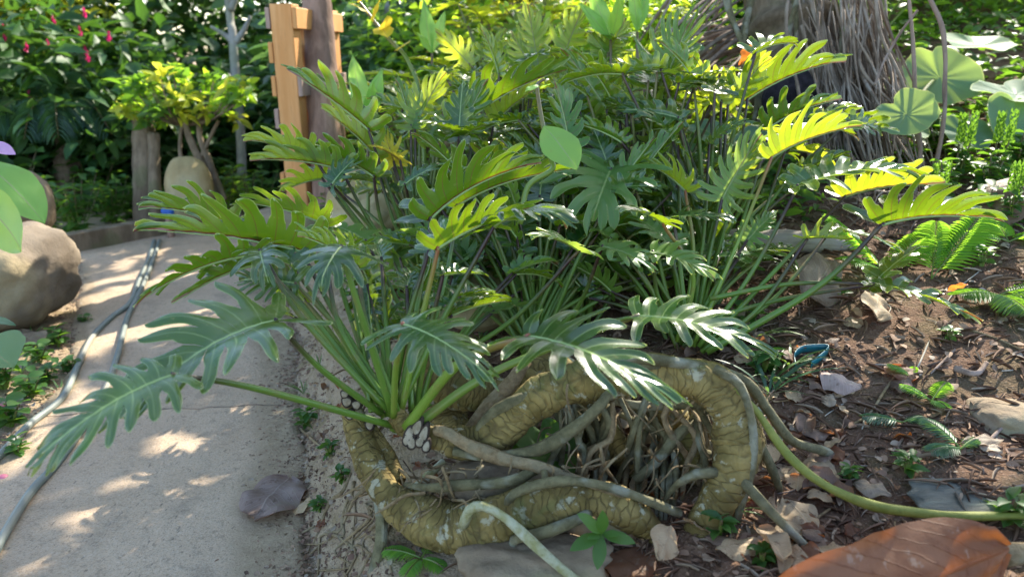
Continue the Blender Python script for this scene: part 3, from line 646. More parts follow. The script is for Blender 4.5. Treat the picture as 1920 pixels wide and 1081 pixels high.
# ------------------------------------------------------------------ hero leaves : (plant, base(u,v,d), tip(u,v,d), normal(right,up,toward), root(u,v,d), mid(u,v,d) or None, material, petiole material, options)
def HL(th, b, t, nv, root=None, mid=None, mat='xan', pm='petiole', pr=(.0055, .0035), **kw):
    if nv[2] < -.4 and nv[1] > .5: nv = (nv[0], .97, -.22); kw['fold'] = 1.35; kw['wr'] = kw.get('wr', .4)*1.22; kw['droop'] = .05
    return add_leaf(th, P(*b), P(*t), N3(*nv), mat, P(*root) if root else None, P(*mid) if mid else None, pr, pm, **kw)
RA = (740, 795, 1.36)
HL(B_, (515,600,1.20), (232,778,1.06), (-.2,.75,.75), (715,775,1.37), (600,690,1.28), wr=.56, bulge=.20, fold=.36, droop=.10)
HL(B_, (322,702,1.04), (42,884,.96), (-.15,.75,.7), (738,798,1.36), (480,728,1.16), wr=.42, bulge=.16, fold=.20, droop=.2, n=9, pr=(.0058,.0034))
HL(B_, (565,470,1.45), (262,430,1.40), (.05,.75,-.65), (735,760,1.38), (640,610,1.40), wr=.33, bulge=.06, fold=.3)
HL(B_, (475,478,1.38), (250,572,1.26), (-.2,.85,-.35), (712,755,1.37), (590,600,1.36), wr=.30, bulge=.16, droop=.1)
HL(B_, (500,492,1.42), (326,570,1.34), (-.2,.8,-.5), (715,750,1.38), (600,610,1.38), wr=.26, bulge=.14, n=7)
HL(B_, (440,424,1.62), (262,388,1.58), (.0,.8,-.6), (700,740,1.42), (520,520,1.5), wr=.40, bulge=.12)
HL(B_, (612,422,1.62), (446,378,1.60), (.1,.8,-.6), (700,720,1.45), (640,540,1.5), wr=.38, bulge=.10)
HL(A, (640,462,1.24), (600,530,1.15), (0,.7,.75), (735,775,1.35), (655,520,1.25), wr=.80, bulge=.14, n=5, droop=.35, fold=.1)
HL(A, (488,470,1.32), (500,520,1.24), (0,.7,.7), (730,770,1.36), (570,600,1.33), wr=.80, bulge=.12, n=5, droop=.35)
HL(A, (670,500,1.30), (560,440,1.34), (.1,.75,-.6), (745,770,1.35), (690,620,1.32), wr=.40, pm='petiole')
HL(A, (612,500,1.42), (700,455,1.46), (0,.7,-.7), (728,760,1.37), (640,620,1.36), wr=.4, mat='xan')
HL(B_, (545,590,1.5), (425,588,1.5), (0,.9,.1), (700,720,1.45), None, mat='xan_lit', wr=.2, n=7)
HL(A, (690,535,1.5), (712,700,1.45), (-.3,.3,.9), (745,770,1.4), None, wr=.3, mat='xan')
HL(A, (756,607,1.17), (920,706,1.09), (.1,.85,.55), (738,780,1.34), (742,690,1.24), wr=.52, bulge=.14, fold=.12, droop=.22, pm='petiole_o')
HL(A, (992,630,1.14), (1268,752,1.02), (.05,.9,.5), (762,800,1.34), (860,682,1.24), wr=.46, bulge=.14, fold=.22, droop=.12, pm='petiole_o', pr=(.0085,.0045))
HL(A, (1196,592,1.36), (1456,660,1.27), (.05,.9,.45), (775,800,1.35), (930,695,1.32), wr=.46, bulge=.12, fold=.28, pr=(.0085,.0045), pm='petiole_g')
HL(A, (822,464,1.30), (1000,388,1.36), (-.15,.65,-.75), (752,770,1.36), (790,600,1.33), wr=.42, fold=.35, bulge=.08, pm='petiole_o')
HL(A, (926,424,1.34), (1060,400,1.20), (.1,.9,.35), (745,775,1.36), (830,600,1.36), wr=.55, bulge=.15, droop=.35)
HL(A, (808,408,1.50), (1012,305,1.60), (-.25,.7,-.6), (748,765,1.38), (785,560,1.42), wr=.40, bulge=.14, fold=.3)
HL(A, (858,384,1.66), (1075,318,1.76), (-.1,.75,-.6), (790,700,1.5), (840,500,1.6), wr=.34, bulge=.12)
RB = (1000, 655, 1.78)
HL(Cc, (1085,470,1.55), (1000,440,1.45), (.0,.9,.45), (800,700,1.62), (960,600,1.60), 'xan_pale', wr=.55, n=6)
HL(Cc, (1130,462,1.60), (1225,500,1.52), (0,.9,.45), (1000,655,1.75), (1080,580,1.68), 'xan_pale', wr=.5, n=6)
P4 = Thing('philodendron', G(1010, 690), 'philodendron behind the arching trunk with many straight green stalks rising together', 'philodendron')
P5 = Thing('philodendron', G(1310, 690), 'philodendron right of centre with long stalks leaning out over the brown soil', 'philodendron')
RE = (1300, 665, 1.72)
HL(P5, (1225,472,1.66), (1342,518,1.55), (.05,.8,.6), (1290,640,1.72), (1235,560,1.70), 'xan_pale', wr=.48, n=7)
HL(P5, (1242,418,1.66), (1165,392,1.56), (0,.9,.4), (1270,640,1.74), (1300,520,1.70), wr=.55, n=6, pm='petiole_o')
HL(P5, (1262,408,1.75), (1375,410,1.66), (0,.9,.45), (1290,640,1.75), None, 'xan', wr=.45, n=7)
HL(P4, (1145,318,1.90), (1112,408,1.72), (-.1,.45,.9), (1010,650,1.85), (1100,480,1.9), 'xan_pale', wr=.80, n=6, bulge=.08, droop=.15)
HL(P4, (1140,310,1.95), (1110,235,2.0), (-.1,.4,.9), (1020,650,1.86), (1110,480,1.95), wr=.6, n=6)
HL(P5, (1272,272,1.95), (1208,212,1.88), (.1,.75,.6), (1280,620,1.85), (1275,430,1.92), 'xan', wr=.65, n=8)
HL(P5, (1330,270,1.95), (1392,228,1.88), (-.1,.75,.6), (1290,620,1.85), (1318,450,1.9), 'xan', wr=.65, n=8)
HL(P5, (1285,358,1.85), (1215,308,1.9), (.1,.6,-.7), (1280,630,1.8), (1300,480,1.8), 'xan_lit', wr=.55, n=7, pm='petiole_o')
HL(P5, (1447,295,1.80), (1612,236,1.84), (-.15,.6,-.8), (1300,650,1.74), (1385,450,1.76), 'xan_lit', wr=.40, n=8, pm='petiole_o')
HL(P5, (1497,348,1.72), (1735,322,1.75), (.0,.9,.4), (1310,650,1.72), (1410,510,1.72), 'xan', wr=.36, n=9, bulge=.12)
HL(P5, (1585,368,1.78), (1772,348,1.82), (-.1,.8,-.45), (1315,655,1.73), (1460,500,1.74), 'xan_lit', wr=.30, n=8)
HL(P5, (1656,420,1.62), (1862,410,1.66), (0,.8,-.55), (1325,660,1.70), (1530,540,1.66), 'xan', wr=.42, n=8, pr=(.0075,.0045))
HL(P5, (1515,446,1.68), (1600,452,1.60), (0,.6,.7), (1315,660,1.72), (1420,580,1.70), 'xan_lit', wr=.45, n=5, fold=.6, droop=-.3)
HL(P5, (1640,532,1.66), (1840,602,1.60), (0,.9,.4), (1330,560,1.72), (1480,532,1.70), 'xan', wr=.28, n=7)
HL(P5, (1636,534,1.68), (1740,455,1.72), (-.5,.6,.3), (1320,600,1.74), (1470,560,1.72), 'xan', wr=.35, n=5)
HL(P5, (1560,430,1.9), (1700,470,1.9), (0,.9,.3), (1320,650,1.74), (1450,560,1.78), 'xan', wr=.3, n=7)
HL(P5, (1365,198,2.02), (1442,108,2.0), (-.2,.5,-.8), (1300,600,1.9), (1345,400,1.95), 'xan_lit', wr=.62, n=7)
HL(P5, (1352,190,2.0), (1300,105,2.0), (.2,.5,-.8), (1300,600,1.9), (1345,400,1.95), 'xan_lit', wr=.45, n=6)
HL(P5, (1402,186,2.05), (1582,112,2.1), (-.2,.6,-.75), (1310,600,1.9), (1370,380,1.98), 'xan', wr=.42, n=8)
HL(P5, (1446,236,2.0), (1578,186,2.05), (-.15,.6,-.75), (1320,600,1.9), (1390,420,1.95), 'xan', wr=.36, n=7)
HL(P5, (1480,258,2.1), (1684,240,2.15), (-.1,.75,-.5), (1330,600,1.95), (1420,430,2.0), 'xan', wr=.30, n=8)
P6 = Thing('philodendron', G(1180, 560), 'philodendron with tall upright leaves standing left of the vine covered tree', 'philodendron')
HL(P6, (1245,158,2.15), (1292,42,2.2), (-.1,.35,-.95), (1200,540,2.1), (1240,330,2.12), 'xan', wr=.70, n=9, bulge=.04)
HL(P6, (1137,202,2.15), (1055,92,2.2), (.2,.45,-.9), (1170,540,2.1), (1150,360,2.12), 'xan', wr=.45, n=7)
HL(P6, (1068,200,2.2), (1045,128,2.2), (.0,.45,-.9), (1150,540,2.15), (1090,330,2.15), 'xan', wr=.75, n=7)
HL(P6, (1225,260,2.05), (1262,170,2.1), (-.2,.5,-.85), (1200,540,2.05), (1225,400,2.05), 'xan_lit', wr=.6, n=7)
HL(P6, (1258,190,2.1), (1180,145,2.15), (.1,.7,-.6), (1200,540,2.05), (1255,340,2.05), 'xan', wr=.4, n=7)
P7 = Thing('philodendron', G(790, 560), 'philodendron with yellow green stalks fanning out toward the wooden pallet', 'philodendron')
R7 = (790, 520, 2.05)
HL(P7, (690,242,1.95), (540,132,1.95), (.1,.55,-.8), R7, (745,400,2.0), 'xan', wr=.42, n=7, bulge=.05)
HL(P7, (702,292,1.98), (602,206,2.0), (.1,.55,-.8), R7, (740,420,2.0), 'xan_lit', wr=.40, n=6)
HL(P7, (586,292,1.90), (458,262,1.88), (0,.8,-.5), (760,520,2.0), (660,400,1.95), 'xan_lit', wr=.40, n=7)
HL(P7, (640,318,1.9), (470,300,1.9), (0,.8,-.5), (765,520,2.0), (690,410,1.95), 'xan_lit', wr=.35, n=8)
HL(P7, (604,335,1.95), (532,358,1.9), (0,.6,-.7), (760,520,2.0), (670,420,1.98), 'xan_lit', wr=.55, n=6)
HL(P7, (622,346,1.86), (668,296,1.88), (-.1,.6,.7), (770,520,2.0), (690,420,1.95), 'xan', wr=.65, n=6)
HL(P7, (778,238,2.0), (832,138,2.05), (-.2,.5,-.8), (800,520,2.05), (782,380,2.02), 'xan_lit', wr=.5, n=8)
HL(P7, (770,236,2.0), (745,150,2.05), (.2,.5,-.8), (798,520,2.05), (775,380,2.02), 'xan', wr=.5, n=7)
HL(P7, (862,252,1.95), (912,150,2.0), (-.2,.4,-.85), (820,520,2.0), (858,400,1.98), 'xan', wr=.5, n=7)
HL(P7, (860,252,1.92), (868,150,1.95), (0,.15,.98), (820,520,2.0), (858,400,1.98), 'xan', wr=.45, n=5)
HL(P7, (865,254,1.92), (790,230,1.8), (0,.9,.4), (820,520,2.0), (858,400,1.98), 'xan', wr=.5, n=6)
HL(P7, (870,256,1.92), (935,228,1.8), (0,.9,.4), (820,520,2.0), (862,400,1.98), 'xan', wr=.5, n=6)
HL(P7, (890,215,2.1), (1060,130,2.15), (-.15,.6,-.75), (830,520,2.05), (870,370,2.05), 'xan', wr=.40, n=7)
HL(P7, (925,235,2.15), (1010,165,2.2), (-.15,.6,-.75), (830,520,2.05), (900,370,2.05), 'xan_lit', wr=.50, n=7)
HL(P7, (738,302,2.0), (722,252,1.98), (0,.4,.9), (790,520,2.05), None, 'xan_yellow', wr=.8, n=5)
HL(P7, (750,300,1.98), (690,270,1.9), (0,.9,.4), (790,520,2.05), None, 'xan_yellow', wr=.5, n=5)
HL(P7, (700,330,1.9), (560,270,1.92), (0,.8,-.5), (780,520,2.0), (720,430,1.95), 'xan', wr=.32, n=7)
HL(P7, (760,345,1.85), (850,300,1.85), (0,.8,.5), (790,520,2.0), None, 'xan', wr=.4, n=7)
# leaves that fill the body of each plant
def fill(th, root, n, az, el, rad, size, mats, seed, d_nrm=None, wr=(.34, .5)):
    rd = random.Random(seed); rp = root if isinstance(root, Vector) else P(*root)
    for k in range(n):
        a = R(rd.uniform(*az)); e = R(rd.uniform(*el)); r = rd.uniform(*rad); hd = Vector((math.sin(a)*math.cos(e), math.cos(a)*math.cos(e), math.sin(e)))
        b_ = rp+hd*r; out = Vector((math.sin(a), math.cos(a), rd.uniform(-.35, .55))).normalized(); L = rd.uniform(*size)
        z_ = rd.random()
        if z_ < .3 and size[0] > .12: tipn = Vector((.4+rd.uniform(-.5,.5), .8, .6)); out = Vector((math.sin(a)+rd.uniform(-.3,.3), math.cos(a)*.5, rd.uniform(.1, 1.1))).normalized()
        else: tipn = Vector((0, 0, 1))+out*-.3 if z_ < .85 else Vector((rd.uniform(-.5, .5), -.6, .5))
        rt = rp+Vector((rd.uniform(-.03, .03), rd.uniform(-.03, .03), rd.uniform(-.04, .02)))
        lo = H(b_.x, b_.y)+.05
        if b_.z < lo: b_.z = lo
        add_leaf(th, b_, b_+out*L, tipn, rd.choice(mats), rt, rt.lerp(b_, .5)+Vector((0, 0, .07*r)), (.0052, .0034), rd.choice(['petiole', 'petiole_g', 'petiole']),
                 wr=rd.uniform(*wr), n=rd.choice([6, 7, 8]), bulge=rd.uniform(.06, .18), fold=rd.choice([rd.uniform(.2,.6), rd.uniform(.7,1.5), rd.uniform(.7, 1.5)]), droop=rd.uniform(.05, .3), res=8, across=1)
fill(B_, (715,770,1.40), 4, (-70, -20), (30, 60), (.22, .34), (.14, .2), ['xan'], 3)
fill(A, (752,780,1.40), 6, (-20, 60), (20, 60), (.18, .36), (.14, .2), ['xan'], 4)
fill(P4, (1000,640,1.85), 38, (-75, 75), (12, 80), (.22, .44), (.13, .20), ['xan', 'xan', 'xan', 'xan_pale'], 5)
fill(P4, (1080,600,1.95), 24, (-60, 80), (20, 80), (.25, .48), (.13, .20), ['xan', 'xan'], 6)
fill(P5, (1290,640,1.80), 28, (-70, 60), (12, 75), (.2, .45), (.13, .20), ['xan', 'xan', 'xan_pale'], 7)
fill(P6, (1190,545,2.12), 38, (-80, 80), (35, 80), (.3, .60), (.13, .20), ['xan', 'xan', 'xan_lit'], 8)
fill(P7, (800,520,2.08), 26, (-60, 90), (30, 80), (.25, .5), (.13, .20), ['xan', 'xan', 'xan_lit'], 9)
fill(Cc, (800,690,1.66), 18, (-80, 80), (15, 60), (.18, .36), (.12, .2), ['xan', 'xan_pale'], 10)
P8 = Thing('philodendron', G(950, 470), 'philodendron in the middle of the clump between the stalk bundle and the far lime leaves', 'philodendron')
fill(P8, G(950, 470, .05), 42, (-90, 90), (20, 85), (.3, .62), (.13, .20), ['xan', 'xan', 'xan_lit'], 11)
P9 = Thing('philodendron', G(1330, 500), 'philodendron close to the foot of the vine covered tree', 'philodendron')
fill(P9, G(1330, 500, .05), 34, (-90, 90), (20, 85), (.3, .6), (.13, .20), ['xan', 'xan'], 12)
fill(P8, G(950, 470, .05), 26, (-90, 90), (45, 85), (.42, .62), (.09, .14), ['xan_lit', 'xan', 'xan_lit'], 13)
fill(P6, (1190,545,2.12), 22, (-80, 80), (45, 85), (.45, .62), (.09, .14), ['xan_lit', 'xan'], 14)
fill(P4, (1000,640,1.85), 18, (-80, 80), (20, 70), (.3, .44), (.09, .14), ['xan', 'xan'], 15)
fill(A, (752,780,1.40), 8, (-20, 70), (35, 75), (.22, .36), (.09, .13), ['xan'], 16)
# bare stalks

def at0(u, d):
    x = (u-960)/FPX*d; y = (d-.7*sp)/cp
    for _ in range(6): h = H(x, y); y = (d-(CH-h)*sp)/cp
    return Vector((x, y, H(x, y)))
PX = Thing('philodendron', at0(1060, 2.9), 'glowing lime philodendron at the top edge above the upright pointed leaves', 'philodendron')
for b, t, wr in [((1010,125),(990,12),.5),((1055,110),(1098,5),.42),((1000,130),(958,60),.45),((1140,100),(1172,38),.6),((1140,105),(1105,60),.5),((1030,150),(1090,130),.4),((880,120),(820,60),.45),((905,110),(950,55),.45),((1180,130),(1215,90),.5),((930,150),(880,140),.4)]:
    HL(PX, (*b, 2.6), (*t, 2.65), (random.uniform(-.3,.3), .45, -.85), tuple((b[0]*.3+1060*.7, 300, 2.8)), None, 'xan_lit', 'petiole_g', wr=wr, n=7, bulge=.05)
# ------------------------------------------------------------------ prototypes built once, then copied
def xanadu_proto(n, rad, size, mats, seed, label, group, loc):
    th = Thing('lobed_leaf_plant', loc, label, 'plant', group); L0 = Vector(loc)
    rd = random.Random(seed)
    for k in range(n):
        a = R(k*137.5+rd.uniform(-20, 20)); e = R(rd.uniform(30, 82)); r = rd.uniform(*rad)
        b_ = L0+Vector((math.sin(a)*math.cos(e), math.cos(a)*math.cos(e), math.sin(e)))*r; out = Vector((math.sin(a), math.cos(a), rd.uniform(-.3, .7))).normalized()
        add_leaf(th, b_, b_+out*rd.uniform(*size), Vector((0, 0, 1))-out*.3, rd.choice(mats), L0+Vector((rd.uniform(-.02, .02), rd.uniform(-.02, .02), -.02)), None, (.0055, .0035), 'petiole_g', wr=rd.uniform(.36, .5), n=7, bulge=.1, fold=.4, droop=rd.uniform(.05, .3), res=8, across=1)
    return th.o
def G3(u, v): return G(u, v)
def at_depth(u, d, sink=0):        # ground point straight under picture column u at depth d
    x = (u-960)/FPX*d; y = (d+ (CH-.3)*(-sp))/cp  # first guess
    for _ in range(6): h = H(x, y); y = (d-(CH-h)*sp)/cp
    return Vector((x, y, H(x, y)-sink))
gl = 'lime lit lobed plants at the back of the clump'
xp = xanadu_proto(15, (.30, .5), (.16, .24), ['xan_lit'], 21, 'sunlit lime lobed plant just left of the grey dead fronds', gl, at_depth(1000, 3.0))
xs_ = [(860, 3.3, 1.0, 'sunlit lime lobed plant between the grey slender trunks and the vine leaf'), (1110, 3.1, 1.1, 'tallest lime lobed plant behind the pointed upright leaves'), (930, 3.9, 1.2, 'lime lobed plant in front of the dark logs'),
       (1060, 4.2, 1.3, 'far lime lobed plant at the top centre'), (1190, 3.7, 1.1, 'lime lobed plant half behind the leaning dead fronds'), (780, 3.6, .9, 'small lime lobed plant right of the wooden post')]
for i, (u, d, s_, lb) in enumerate(xs_): dup(xp, at_depth(u, d), i*1.3, s_, lb)
gr = 'lobed plants up the slope on the right'
for i, (u, d, s_, lb) in enumerate([(1620, 4.0, 1.0, 'lobed plant directly right of the tree roots'), (1760, 4.6, 1.1, 'lobed plant above the topmost round leaf'), (1880, 4.3, 1.2, 'lobed plant in the upper right corner'), (1830, 5.4, 1.3, 'lobed plant far up the slope at the right')]):
    dup(xp, at_depth(u, d), i*1.9+.4, s_, lb, gr)

def shrub(name, loc, hgt, wid, nleaf, ll, lw, mat, seed, label, cat='shrub', group=None, kind='simple', stems=5, low=.15, up=.5, bias=.55, stemmat='bark', clumps=14):
    """tapered stems, leaves in clumps through an uneven crown"""
    rg = np.random.default_rng(seed); th = Thing(name, loc, label, cat, group); L0 = np.array(loc)
    cc = rg.normal(size=(clumps, 3)); cc /= np.linalg.norm(cc, axis=1)[:, None]; cc *= rg.uniform(.25, 1, (clumps, 1))**.5; cc[:, 2] = np.abs(cc[:, 2])*1.0
    ctr = np.array([0, 0, hgt*low]); cpos = ctr+cc*np.array([wid/2, wid/2, hgt*(1-low)])*.85
    cr = rg.uniform(.16, .34, clumps)*wid; which = rg.integers(0, clumps, nleaf); off = rg.normal(size=(nleaf, 3))*.45
    pos = cpos[which]+off*cr[which][:, None]; pos[:, 2] = np.maximum(pos[:, 2], .03)
    d = (pos-cpos[which])/(cr[which][:, None])+rg.normal(size=(nleaf, 3))*.6; d[:, 2] = d[:, 2]*.5-.05
    nn = rg.normal(size=(nleaf, 3))*up+np.array([0, 0, 1])
    V, F = cloud(pos+L0, d, nn, rg.uniform(.65, 1.25, nleaf)*ll, rg.uniform(.8, 1.2, nleaf)*lw, kind)
    th.part('foliage', V, F, M[mat])
    st = []
    for k in range(stems):
        c = cpos[rg.integers(0, clumps)]; st.append(tube([L0+np.array([rg.normal()*.03*wid, rg.normal()*.03*wid, -.05]), L0+np.array([c[0]*.35, c[1]*.35, c[2]*.5]), L0+c], [.013*hgt**.5+.004, .009*hgt**.5+.003, .003], n=10, seg=6))
    V, F, uv = join(st); th.part('stem', V, F, M[stemmat], uv=uv); return th
# --- dark planting beyond the path, each bush its own
gh = 'dark bushes closing the view'
hz = [(-700, 7.4, 3.0), (-330, 7.8, 3.5), (40, 7.4, 3.6), (330, 8.0, 3.7), (640, 7.6, 3.1), (900, 8.2, 1.5), (1180, 8.0, 1.35), (1480, 8.4, 1.3), (1800, 8.6, 1.3), (2150, 8.2, 1.4), (2550, 8.6, 1.5), (-1100, 7.5, 2.6)]
hw = ['at the far left outside edge', 'left of the magenta flowers', 'behind the magenta flowers', 'behind the slender pale trunk', 'behind the wooden pallet', 'behind the two grey trunks', 'behind the lime plants', 'behind the vine covered tree', 'behind the round leaves', 'at the right edge', 'beyond the right edge', 'beyond the left edge']
for i, (u, d, h_) in enumerate(hz):
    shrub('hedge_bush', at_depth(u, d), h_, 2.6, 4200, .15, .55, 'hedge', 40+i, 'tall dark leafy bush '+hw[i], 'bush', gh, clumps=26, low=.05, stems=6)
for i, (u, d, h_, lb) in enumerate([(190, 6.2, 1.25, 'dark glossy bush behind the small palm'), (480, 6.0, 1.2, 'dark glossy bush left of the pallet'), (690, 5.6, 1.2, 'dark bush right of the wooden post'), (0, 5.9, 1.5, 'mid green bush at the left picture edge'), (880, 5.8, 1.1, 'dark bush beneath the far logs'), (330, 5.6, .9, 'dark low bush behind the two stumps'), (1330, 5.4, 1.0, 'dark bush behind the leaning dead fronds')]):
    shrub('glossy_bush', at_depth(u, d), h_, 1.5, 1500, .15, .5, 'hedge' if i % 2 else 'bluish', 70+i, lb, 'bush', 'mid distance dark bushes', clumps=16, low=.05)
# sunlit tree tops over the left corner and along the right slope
shrub('lit_bush', at_depth(60, 6.4), 2.3, 1.7, 2600, .10, .5, 'sunlitshrub', 90, 'yellow green sunlit bush filling the top left corner', 'bush', low=.6, clumps=20)
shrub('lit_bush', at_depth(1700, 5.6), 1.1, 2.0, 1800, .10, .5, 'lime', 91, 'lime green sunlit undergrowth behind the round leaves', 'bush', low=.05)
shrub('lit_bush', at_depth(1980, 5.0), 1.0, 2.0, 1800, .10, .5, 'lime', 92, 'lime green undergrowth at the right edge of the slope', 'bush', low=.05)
shrub('lit_bush', at_depth(1050, 5.2), 1.0, 1.9, 2200, .09, .5, 'sunlitshrub', 93, 'yellow green sunlit bush at the top centre', 'bush', low=.05)
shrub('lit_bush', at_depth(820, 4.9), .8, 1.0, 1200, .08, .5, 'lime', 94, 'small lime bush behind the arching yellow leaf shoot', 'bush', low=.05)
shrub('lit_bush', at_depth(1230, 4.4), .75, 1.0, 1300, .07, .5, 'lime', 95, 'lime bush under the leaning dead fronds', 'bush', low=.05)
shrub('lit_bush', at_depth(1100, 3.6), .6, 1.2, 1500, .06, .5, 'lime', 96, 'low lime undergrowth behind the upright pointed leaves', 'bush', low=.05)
# magenta flowering shrub
fs = shrub('flowering_shrub', at_depth(150, 5.4), 1.42, 1.9, 2600, .17, .42, 'hedge', 101, 'green flowering shrub with upright magenta flower spikes at the upper left', 'shrub', clumps=22, low=.1)
for u, v in [(8,70),(50,90),(100,40),(158,25),(160,95),(55,180),(120,85),(90,85),(5,55),(150,60),(205,70),(165,110)]:
    c = P(u, v, 4.75+random.uniform(-.15, .1)); n = 26; q = np.linspace(0, 1, n); ang = rng.uniform(0, 6.28, n)
    pos = np.array(c)+np.stack([np.zeros(n), np.zeros(n), (q-.5)*.055], 1); dr = np.stack([np.cos(ang), np.sin(ang), .9+q], 1)
    V, F = cloud(pos, dr, rng.normal(size=(n, 3)), .022*(1.2-q*.6), .5, 'ovate'); fs.part('flower_spike', V, F, M['magenta'])
# small palm
pm = Thing('small_palm', at_depth(128, 4.9), 'small palm with shaggy brown trunk and drooping fronds at the left', 'palm')
b0 = at_depth(128, 4.9); topz = P(120, 215, 4.9)
V, F, uv = tube([b0-Vector((0,0,.1)), b0.lerp(topz, .5)+Vector((.01,0,0)), topz], [.07, .06, .075], n=40, seg=14, ring=.25, wob=.3, per=.04); pm.part('trunk', V, F, M['bark'], uv=uv)
def frond(th, base, heading, L, rise, sag, npin, pl_, pw, mat, name='frond', stemr=.006, kind='long', vee=.4, stemmat='petiole_g'):
    hd = Vector(heading).normalized(); pts = []; 
    for i in range(13): s = i/12; pts.append(Vector(base)+hd*(L*s*(1-.15*s))+Vector((0, 0, rise*L*s-sag*L*s*s)))
    pos = []; dr = []; nn = []; ln = []
    for i in range(npin):
        s = .12+.88*i/npin; k = s*12; a = int(min(k, 11)); c = pts[a].lerp(pts[a+1], k-a); T = (pts[a+1]-pts[a]).normalized(); S = T.cross(Vector((0, 0, 1))).normalized()
        for sd in (-1, 1): pos.append(c); dr.append(S*sd+T*.75+Vector((0, 0, -vee*random.uniform(.6, 1.4)))); nn.append(Vector((random.uniform(-.2,.2), random.uniform(-.2,.2), 1))); ln.append(pl_*math.sin(math.pi*min(1, s*.85+.12))**.7)
    V1, F1 = cloud(np.array([tuple(p) for p in pos]), np.array([tuple(p) for p in dr]), np.array([tuple(p) for p in nn]), np.array(ln), pw, kind)
    o = th.part(name, V1, F1, M[mat]); V, F, uv = tube(pts, [stemr]*9+[stemr*.7]*2+[stemr*.4]*2, n=14, seg=5); th.part('midrib', V, F, M[stemmat], uv=uv, parent=o)
for k in range(11):
    a = k*2.4; frond(pm, topz+Vector((0,0,.02)), (math.cos(a), math.sin(a), 0), .62, .75, .95, 22, .26, .13, 'bluish')
# crooked shrub with lit leaf clusters
cs = Thing('crooked_shrub', at_depth(392, 4.5), 'crooked trunked shrub with sunlit lime leaf clusters above the egg shaped boulder', 'shrub')
tops = []
for pts, r in [([(412,380),(385,320),(358,265),(345,225),(330,195)], 9), ([(420,375),(395,310),(374,250),(385,190)], 7.5), ([(350,322),(338,285),(342,235),(360,190)], 4.5), ([(375,300),(392,262),(410,225)], 4)]:
    V, F, uv = tube([P(u, v, 4.45) for u, v in pts], [px(r*(1-.12*i), 4.45) for i in range(len(pts))], n=24, seg=9, wob=.15); cs.part('trunk', V, F, M['bark'], uv=uv)
for i in range(46):
    u = random.uniform(228, 465); v = random.uniform(118, 232); v = max(v, 128+abs(u-350)*.35); d = 4.45+random.uniform(-.3, .3); c = P(u, v, d); n = 16; ang = rng.uniform(0, 6.28, n)
    dr = np.stack([np.cos(ang), np.sin(ang), rng.uniform(-.6, .9, n)], 1); V, F = cloud(np.tile(np.array(c), (n, 1))+rng.normal(size=(n, 3))*.02, dr, np.tile([0, 0, 1.0], (n, 1))+rng.normal(size=(n, 3))*.6, rng.uniform(.05, .11, n), .45, 'ovate')
    o = cs.part('leaf_cluster', V, F, M[['lime','shrub','lime','sunlitshrub','shrub'][i % 5]]); V, F, uv = tube([P(352+(u-352)*.2, 235, 4.45), P(352+(u-352)*.6, 215, lerp(4.45, d, .5)), c], [.005, .004, .003], n=6, seg=5); cs.part('twig', V, F, M['bark'], parent=o, uv=uv)
# stumps / posts
for i, (u, vt, r, lb) in enumerate([(272, 216, 20, 'thick upright brown wooden stump left of the egg boulder'), (292, 250, 11, 'thinner wooden stump touching the thick one')]):
    b = at_depth(u, 4.5-.05*i); t = P(u-4, vt, 4.5-.05*i); V, F, uv = tube([b-Vector((0,0,.05)), b.lerp(t, .5), t], [px(r*1.1, 4.5), px(r, 4.5), px(r*.95, 4.5)], n=20, seg=14, wob=.12); single('wooden_stump', V, F, M['bark'], lb, 'stump', 'wooden stumps by the bed', uv=uv)
def place_rock(name, u, v, d, w_, h_, mat, seed, label, dep=None, rotz=0, amp=.16, pw=2.4, group=None, cat='boulder', sink=.3):
    sx = px(w_, d)/2; sz = px(h_, d)/2; sy = dep or sx*.9; c = P(u, v, d); V, F = rock(c, sx, sy, sz, seed, amp, 5, rotz, pw=pw)
    return single(name, V, F, M[mat], label, cat, group)
place_rock('boulder', 356, 355, 4.3, 86, 125, 'ochre', 3, 'ochre egg shaped boulder standing beyond the end of the path', amp=.06, pw=2.1)
place_rock('boulder', 12, 520, 2.75, 190, 180, 'boulder', 5, 'large pale rounded boulder at the left edge of the path', dep=.26, amp=.14, pw=3.0)
place_rock('boulder', 40, 385, 3.1, 105, 120, 'rock', 6, 'brown slanting boulder behind the large pale one at the left', dep=.12, rotz=.4)
place_rock('boulder', 545, 425, 3.4, 150, 80, 'rock', 7, 'low brown boulder at the foot of the pallet', dep=.12)
place_rock('boulder', 690, 385, 2.9, 150, 130, 'ochre', 8, 'grey and ochre boulder behind the yellow green stalks', dep=.14)
place_rock('boulder', 880, 560, 2.0, 160, 110, 'ochre', 9, 'ochre stone under the dark lobed leaves', dep=.09)
place_rock('boulder', 870, 235, 3.3, 100, 100, 'boulder', 19, 'pale boulder behind the upright leaf fan', dep=.1)
place_rock('boulder', 1000, 1075, 1.22, 270, 110, 'rock', 10, 'brown stone under the curved trunk at the bottom edge', dep=.06, amp=.2, pw=4)
place_rock('boulder', 945, 925, 1.36, 190, 130, 'rock', 11, 'brown wedge of stone between the two ringed trunks', dep=.06, pw=4)
place_rock('boulder', 1120, 990, 1.33, 190, 110, 'rock', 17, 'brown stone behind the small five leaf seedling', dep=.06, pw=3)
g = G(1885, 800, -.02); place_rock('boulder', 1890, 790, depth(g), 130, 70, 'rock', 12, 'flat brown stone on the slope at the right edge', dep=.07)
g = G(1800, 945, -.01); place_rock('slate_slab', 1805, 938, depth(g), 170, 34, 'slate', 13, 'flat grey slate slab behind the yellow green root', dep=.05, cat='stone', pw=5, amp=.25)
g = G(1120, 640); place_rock('boulder', 1130, 870, 1.5, 70, 90, 'rock', 14, 'small grey brown stone among the hanging roots', dep=.05)
